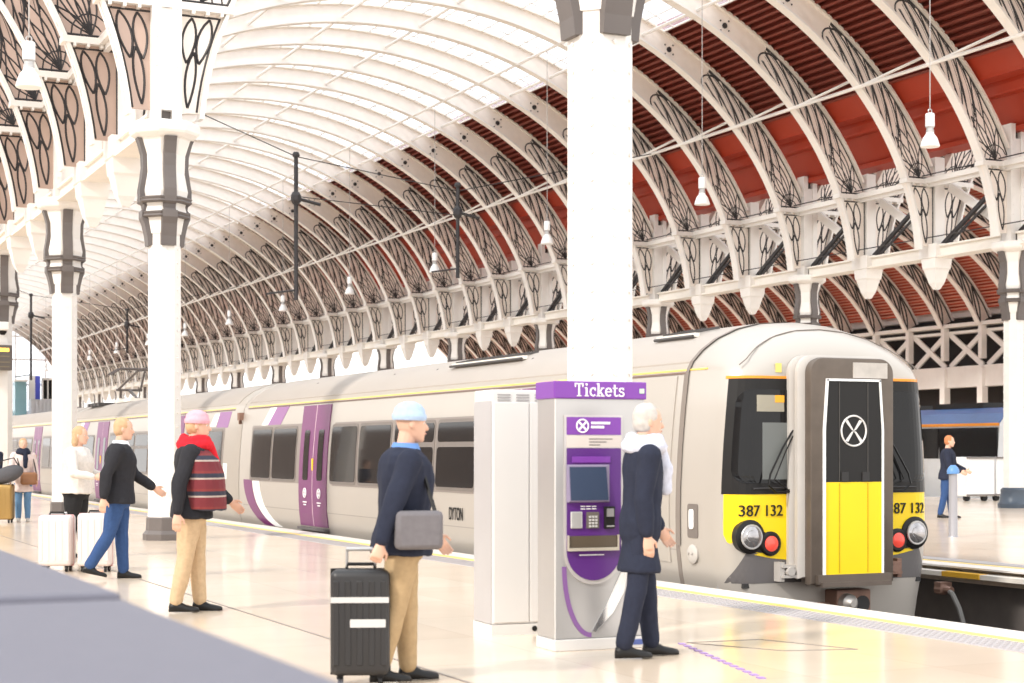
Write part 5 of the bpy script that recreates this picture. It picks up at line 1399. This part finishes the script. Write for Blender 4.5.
    if skirt is None:
        for hip, kn, an, sa in legs_pts:
            limb(mb, [hip + Vector((0, 0, 0.01 * S)), hip.lerp(kn, 0.45), kn, kn.lerp(an, 0.5), an + Vector((0, 0, 0.012 * S))], [0.058 * S * B, 0.053 * S * B, 0.043 * S, 0.040 * S, 0.034 * S])
        mb.loft([ringp(z * S, rx * S * B + 0.012, ry * S * B + 0.012) for z, rx, ry in ((-0.07, 0.055, 0.085), (-0.03, 0.072, 0.099), (0.03, 0.076, 0.099), (0.08, 0.066, 0.088))])
        remesh(mb, 'trousers', legs, t, 0.011, 3, 0.008, 9, loc[0])
    for hip, kn, an, sa in legs_pts:
        mb = MB()
        c = an + Vector((0, 0, -0.042 * S))
        rs = []
        pitch = max(0.0, -sa - 0.25) * 0.8
        RP = Matrix.Rotation(pitch, 3, 'Y')
        for x, w, h in ((-0.036, 0.012, 0.03), (-0.032, 0.021, 0.045), (-0.01, 0.022, 0.056), (0.02, 0.024, 0.052), (0.05, 0.028, 0.036), (0.085, 0.027, 0.028), (0.108, 0.018, 0.022), (0.114, 0.008, 0.015)):
            ring = []
            for k in range(12):
                a = 2 * PI * k / 12; zz = max(0.0, 0.5 + 0.5 * math.sin(a)) * h
                v = Vector((x * S, w * S * math.cos(a) * (1.1 if zz < h * 0.4 else 0.9), zz * S)); ring.append(c + Vector((0, 0, 0.001)) + (RP @ (v - Vector((0, 0, 0.042 * S))) + Vector((0, 0, 0.042 * S))))
            rs.append(ring)
        mb.loft(rs); mb.build('shoe', shoe or BLACK, t, smooth=True, angle=60)
    # top
    mb = MB()
    hz = (hem - 0.515) * S
    prof = [(hz, 0.082 * S * B + 0.024, 0.112 * S * B + 0.022), (hz + 0.02, 0.084 * S * B + 0.026, 0.113 * S * B + 0.024)]
    mb.loft([ringp(z, rx, ry) for z, rx, ry in prof] + [ringp(z * S, rx * S * B + 0.030, ry * S * B + 0.026, x * S) for z, rx, ry, x in TR if z * S > hz + 0.05 and z < 0.32] + [ringp(0.335 * S, 0.040 * S, 0.042 * S)])
    for sh, el, wr, d2, sy in arms:
        limb(mb, [sh, sh.lerp(el, 0.5), el, el.lerp(wr, 0.5), wr - d2 * 0.012 * S], [0.047 * S, 0.043 * S, 0.037 * S, 0.034 * S, 0.029 * S])
    remesh(mb, 'jacket', top, t, 0.011, 3, top_fold, 7, loc[1])
    if collar is not None:
        mb = MB(); mb.loft([ringp(0.312 * S, 0.060 * S, 0.066 * S), ringp(0.348 * S, 0.046 * S, 0.048 * S), ringp(0.348 * S, 0.041 * S, 0.043 * S), ringp(0.312 * S, 0.045 * S, 0.05 * S)])
        mb.build('collar', collar, t, smooth=True)
    if scarf is not None:
        mb = MB()
        for z, r, w in ((0.318, 0.066, 0.030), (0.345, 0.056, 0.026)):
            pts = [T((0.004 + r * math.cos(2 * PI * k / 16)) * S, r * 0.95 * math.sin(2 * PI * k / 16) * S, (z + 0.006 * math.sin(k)) * S) for k in range(16)]
            mb.tube(pts, w * S, 9, closed=True)
        limb(mb, [T(0.075 * S, 0.02 * S, 0.31 * S), T(0.10 * S, 0.02 * S, 0.24 * S), T(0.105 * S, 0.018 * S, 0.15 * S)], [0.026 * S, 0.032 * S, 0.024 * S])
        remesh(mb, 'scarf', scarf, t, 0.010, 2, 0.008, 16)
    if shawl is not None:
        mb = MB()
        rs = [ringp(z * S, rx * S, ry * S, x * S) for z, rx, ry, x in ((0.00, 0.105, 0.155, 0.070), (0.10, 0.105, 0.165, 0.062), (0.18, 0.102, 0.168, 0.052), (0.25, 0.092, 0.155, 0.035), (0.295, 0.070, 0.115, 0.012), (0.325, 0.050, 0.060, 0))]
        mb.loft(rs)
        remesh(mb, 'shawl', shawl, t, 0.011, 2, 0.012, 8)
    return t, arms, legs_pts, T

def stripes_mat():
    m = bpy.data.materials.new('striped_shawl'); m.use_nodes = True
    nt = m.node_tree; b = nt.nodes['Principled BSDF']; tc = nt.nodes.new('ShaderNodeTexCoord')
    sp = nt.nodes.new('ShaderNodeSeparateXYZ'); mul = nt.nodes.new('ShaderNodeMath'); mul.operation = 'MULTIPLY'; mul.inputs[1].default_value = 6.2
    fr = nt.nodes.new('ShaderNodeMath'); fr.operation = 'FRACT'; rp = nt.nodes.new('ShaderNodeValToRGB'); rp.color_ramp.interpolation = 'CONSTANT'
    e = rp.color_ramp.elements; e[0].position = 0; e[0].color = (0.16, 0.02, 0.028, 1); e[1].position = 0.52; e[1].color = (0.42, 0.34, 0.30, 1)
    x = e.new(0.62); x.color = (0.03, 0.03, 0.05, 1); x = e.new(0.86); x.color = (0.20, 0.03, 0.03, 1)
    nt.links.new(tc.outputs['Object'], sp.inputs[0]); nt.links.new(sp.outputs['Z'], mul.inputs[0]); nt.links.new(mul.outputs[0], fr.inputs[0])
    nt.links.new(fr.outputs[0], rp.inputs[0]); nt.links.new(rp.outputs[0], b.inputs['Base Color']); b.inputs['Roughness'].default_value = 0.85
    return m
FAB = lambda n, c: mat(n, c, 0.85, var=0.18, scale=30, spec=0.2)
NAVY = FAB('navy_cloth', (0.022, 0.026, 0.045)); DARKJ = FAB('black_jacket', (0.025, 0.025, 0.030)); KHAKI = FAB('khaki_cloth', (0.42, 0.30, 0.17)); JEAN = FAB('blue_denim', (0.035, 0.075, 0.19))
JEANL = FAB('pale_denim', (0.13, 0.25, 0.42)); WOOL = FAB('white_wool', (0.66, 0.62, 0.58)); PINKC = FAB('pale_pink_coat', (0.72, 0.60, 0.57)); REDS = FAB('red_wool', (0.62, 0.018, 0.03)); PALEB = FAB('pale_blue_wool', (0.38, 0.49, 0.66))
BLOND = FAB('fair_hair', (0.52, 0.34, 0.20)); BROWNH = FAB('brown_hair', (0.12, 0.065, 0.04)); WHITEH = FAB('white_hair', (0.50, 0.47, 0.44)); TAN = FAB('tan_trousers', (0.52, 0.38, 0.24)); BLKT = FAB('black_trousers', (0.02, 0.02, 0.022))
FR = math.radians(64.85)      # facing along the picture to the right

# 1 the man with the black suitcase
suit_loc = (-9.87, 3.86, 0)
t, arms, lg, T = person(suit_loc, FR + 0.25, 1.76, 'person in dark jacket, pale blue hat and khaki trousers pulling a black suitcase', NAVY, KHAKI, None,
       legpose=((0.10, 0.06), (-0.13, 0.12)), armpose=((0.30, 0.35, 0.10), (-0.42, 0.10, 0.16)), hem=0.46, build=1.16, hat=PALEB, collar=mat('blue_shirt', (0.12, 0.25, 0.55), 0.8), hands_grip=(False, True))
mb = MB(); 
bagp = MB(); bagp.box((0.05, -0.30, 0.98), (0.30, 0.10, 0.24)); bg_ = bagp.build('shoulder_bag', FAB('grey_bag', (0.16, 0.15, 0.16)), t, bevel=0.03, smooth=True)
mb = MB(); mb.tube([(0.16, -0.29, 1.08), (0.10, -0.15, 1.36), (0.0, 0.08, 1.46), (-0.12, -0.05, 1.36), (-0.06, -0.29, 1.08)], 0.014, 6); mb.build('bag_strap', BLACK, bg_)
def suitcase(loc, rz, w, d, h, m, label, group=None, handle=0.25, straps=None, name='suitcase'):
    t = empty(name, loc, rz)
    z0 = 0.07
    mb = MB(); mb.box((0, 0, z0 + h / 2), (d, w, h)); s = mb.build('shell', m, t, bevel=0.045); s.modifiers['bevel'].segments = 4; 
    for p in s.data.polygons: p.use_smooth = True
    mb = MB()
    for i in range(5): mb.box((0, -w / 2 + w * (i + 0.5) / 5, z0 + h / 2), (d + 0.012, w * 0.10, h * 0.80))
    mb.build('ridges', m, t, bevel=0.006)
    mb = MB(); mb.box((0, 0, z0 + h / 2), (0.014, w + 0.008, h + 0.008)); mb.build('zip_line', BLACK if straps is None else straps, t, bevel=0.004)
    for sx in (-1, 1):
        for sy in (-1, 1):
            mb = MB(); mb.lathe((sx * (d / 2 - 0.05), sy * (w / 2 - 0.06), 0.035), [(0.035, -0.012), (0.035, 0.012)], 12, 'y'); mb.box((sx * (d / 2 - 0.05), sy * (w / 2 - 0.06), 0.065), (0.035, 0.04, 0.03)); mb.build('wheel', BLACK, t)
    hz = z0 + h
    mb = MB()
    for sy in (-1, 1): mb.tube([(-d / 4, sy * w * 0.24, hz - 0.02), (-d / 4, sy * w * 0.24, hz + handle)], 0.009, 6)
    mb.tube([(-d / 4, -w * 0.25, hz + handle), (-d / 4, w * 0.25, hz + handle)], 0.014, 8); mb.build('pull_handle', STEEL, t)
    mb = MB(); mb.tube([(0, -0.09, hz - 0.005), (0, -0.08, hz + 0.03), (0, 0.08, hz + 0.03), (0, 0.09, hz - 0.005)], 0.011, 6); mb.build('grip', BLACK, t)
    tag(t, label, 'suitcase', group); return t
sc1 = suitcase((-9.85, 3.575, 0), FR - PI / 2 + 0.05, 0.37, 0.25, 0.66, mat('case_black', (0.022, 0.021, 0.022), 0.45), 'black suitcase pulled by the person in khaki trousers and pale blue hat', handle=0.12)
mb = MB(); mb.box((0.128, 0, 0.545), (0.012, 0.36, 0.035)); mb.box((0.128, 0.05, 0.40), (0.012, 0.22, 0.05)); mb.build('reflective_strap', mat('strap_grey', (0.55, 0.54, 0.53), 0.4), sc1)

# 2 the person beside the ticket machine
person((-10.33, 5.86, 0), FR + 0.2, 1.80, 'person in long navy coat and white scarf standing before the ticket machine', NAVY, NAVY, WHITEH,
       legpose=((0.16, 0.06), (-0.12, 0.10)), armpose=((0.12, 0.45, 0.06), (-0.15, 0.25, 0.06)), hem=0.34, build=0.86, scarf=FAB('white_scarf', (0.56, 0.58, 0.68)))
# 3 the red scarf
person((-14.98, 3.80, 0), FR + 0.1, 1.82, 'person in red scarf and striped burgundy shawl with khaki trousers', DARKJ, TAN, BLOND,
       legpose=((0.10, 0.05), (-0.10, 0.10)), armpose=((0.35, 0.5, 0.25), (-0.35, 0.3, 0.22)), hem=0.47, build=1.12, hat=FAB('rose_hat', (0.70, 0.36, 0.42)), scarf=REDS, shawl=stripes_mat())
# 4 jacket and jeans
person((-19.2, 4.02, 0), FR + 0.15, 1.84, 'person in black jacket, open pale collar and blue jeans striding along the platform', DARKJ, JEAN, BLOND,
       legpose=((0.06, 0.02), (-0.22, 0.30)), armpose=((0.45, 0.5, 0.15), (-0.45, 0.35, 0.2)), hem=0.47, build=1.08, collar=FAB('white_shirt', (0.75, 0.76, 0.82)))
# 5 white jumper
person((-23.3, 4.30, 0), FR - 0.1, 1.80, 'person in loose white jumper and black trousers with hands held together', WOOL, BLKT, BLOND,
       legpose=((0.08, 0.03), (-0.06, 0.08)), armpose=((0.25, 1.15, 0.28), (0.25, 1.15, 0.28)), hem=0.49, build=1.30, top_fold=0.016, hairlen=0.02)
suitcase((-20.75, 3.60, 0), FR - PI / 2, 0.40, 0.28, 0.62, mat('case_white', (0.68, 0.61, 0.59), 0.35), 'white suitcase at the feet of the person in the white jumper', 'white suitcases', handle=0.02, straps=mat('seam_rose', (0.55, 0.30, 0.30), 0.5))
suitcase((-20.50, 4.02, 0), FR - PI / 2, 0.40, 0.28, 0.64, MATS['case_white'], 'white suitcase standing between its twin and the blue jeans', 'white suitcases', handle=0.02, straps=MATS['seam_rose'])
# 6 pale coat
t, a6, l6, T6 = person((-35.6, 5.48, 0), FR - 1.2, 1.72, 'person in pale pink coat and dark scarf with brown bag and blue jeans', PINKC, JEANL, BLOND,
       legpose=((0.05, 0.03), (-0.05, 0.05)), armpose=((0.15, 0.3, 0.2), (0.2, 0.5, 0.25)), hem=0.36, build=1.0, scarf=NAVY, shoe=mat('pale_shoe', (0.62, 0.56, 0.50), 0.6))
mb = MB(); mb.box((0.20, 0.10, 0.90), (0.14, 0.34, 0.26)); b6 = mb.build('brown_bag', mat('leather_brown', (0.26, 0.12, 0.055), 0.5), t, bevel=0.05, smooth=True)
mb = MB(); mb.tube([(0.2, -0.05, 1.0), (0.14, -0.12, 1.3), (0.0, -0.14, 1.46)], 0.012, 6); mb.tube([(0.2, 0.25, 1.0), (0.1, 0.2, 1.3), (0.0, 0.14, 1.46)], 0.012, 6); mb.build('bag_strap', BLACK, b6)
suitcase((-35.2, 5.0, 0), FR - PI / 2, 0.46, 0.30, 0.72, mat('case_gold', (0.46, 0.30, 0.11), 0.3, metal=0.7), 'gold suitcase beside the person in the pale pink coat', handle=0.04)
t = empty('holdall', (-35.2, 5.0, 0.83), FR - PI / 2)
mb = MB(); mb.ell((0, 0.12, 0.16), (0.15, 0.34, 0.17), 16, 10, Matrix.Rotation(0.35, 3, 'X')); mb.build('bag_body', FAB('grey_black_bag', (0.09, 0.09, 0.10)), t, smooth=True)
mb = MB(); mb.tube([(0.0, -0.12, 0.22), (0.0, 0.0, 0.44), (0.0, 0.24, 0.50), (0.0, 0.34, 0.34)], 0.014, 6); mb.build('bag_handle', BLACK, t)
tag(t, 'dark holdall lying on top of the gold suitcase', 'bag')
# 7 behind them
person((-38.6, 5.3, 0), FR - 1.9, 1.74, 'person in dark clothes half hidden behind the pale pink coat', NAVY, BLKT, BROWNH, hem=0.46)
# 8 far platform
person((-28.9, 24.1, 0), FR - 0.4, 1.80, 'person in navy top and blue jeans on the far platform behind the blue-capped post', NAVY, JEAN, FAB('ginger_hair', (0.50, 0.20, 0.09)),
       legpose=((0.12, 0.04), (-0.10, 0.10)), armpose=((0.35, 0.8, 0.15), (0.2, 0.9, 0.15)), hem=0.47, build=1.05)
bpy.data.scenes.remove(WORK)
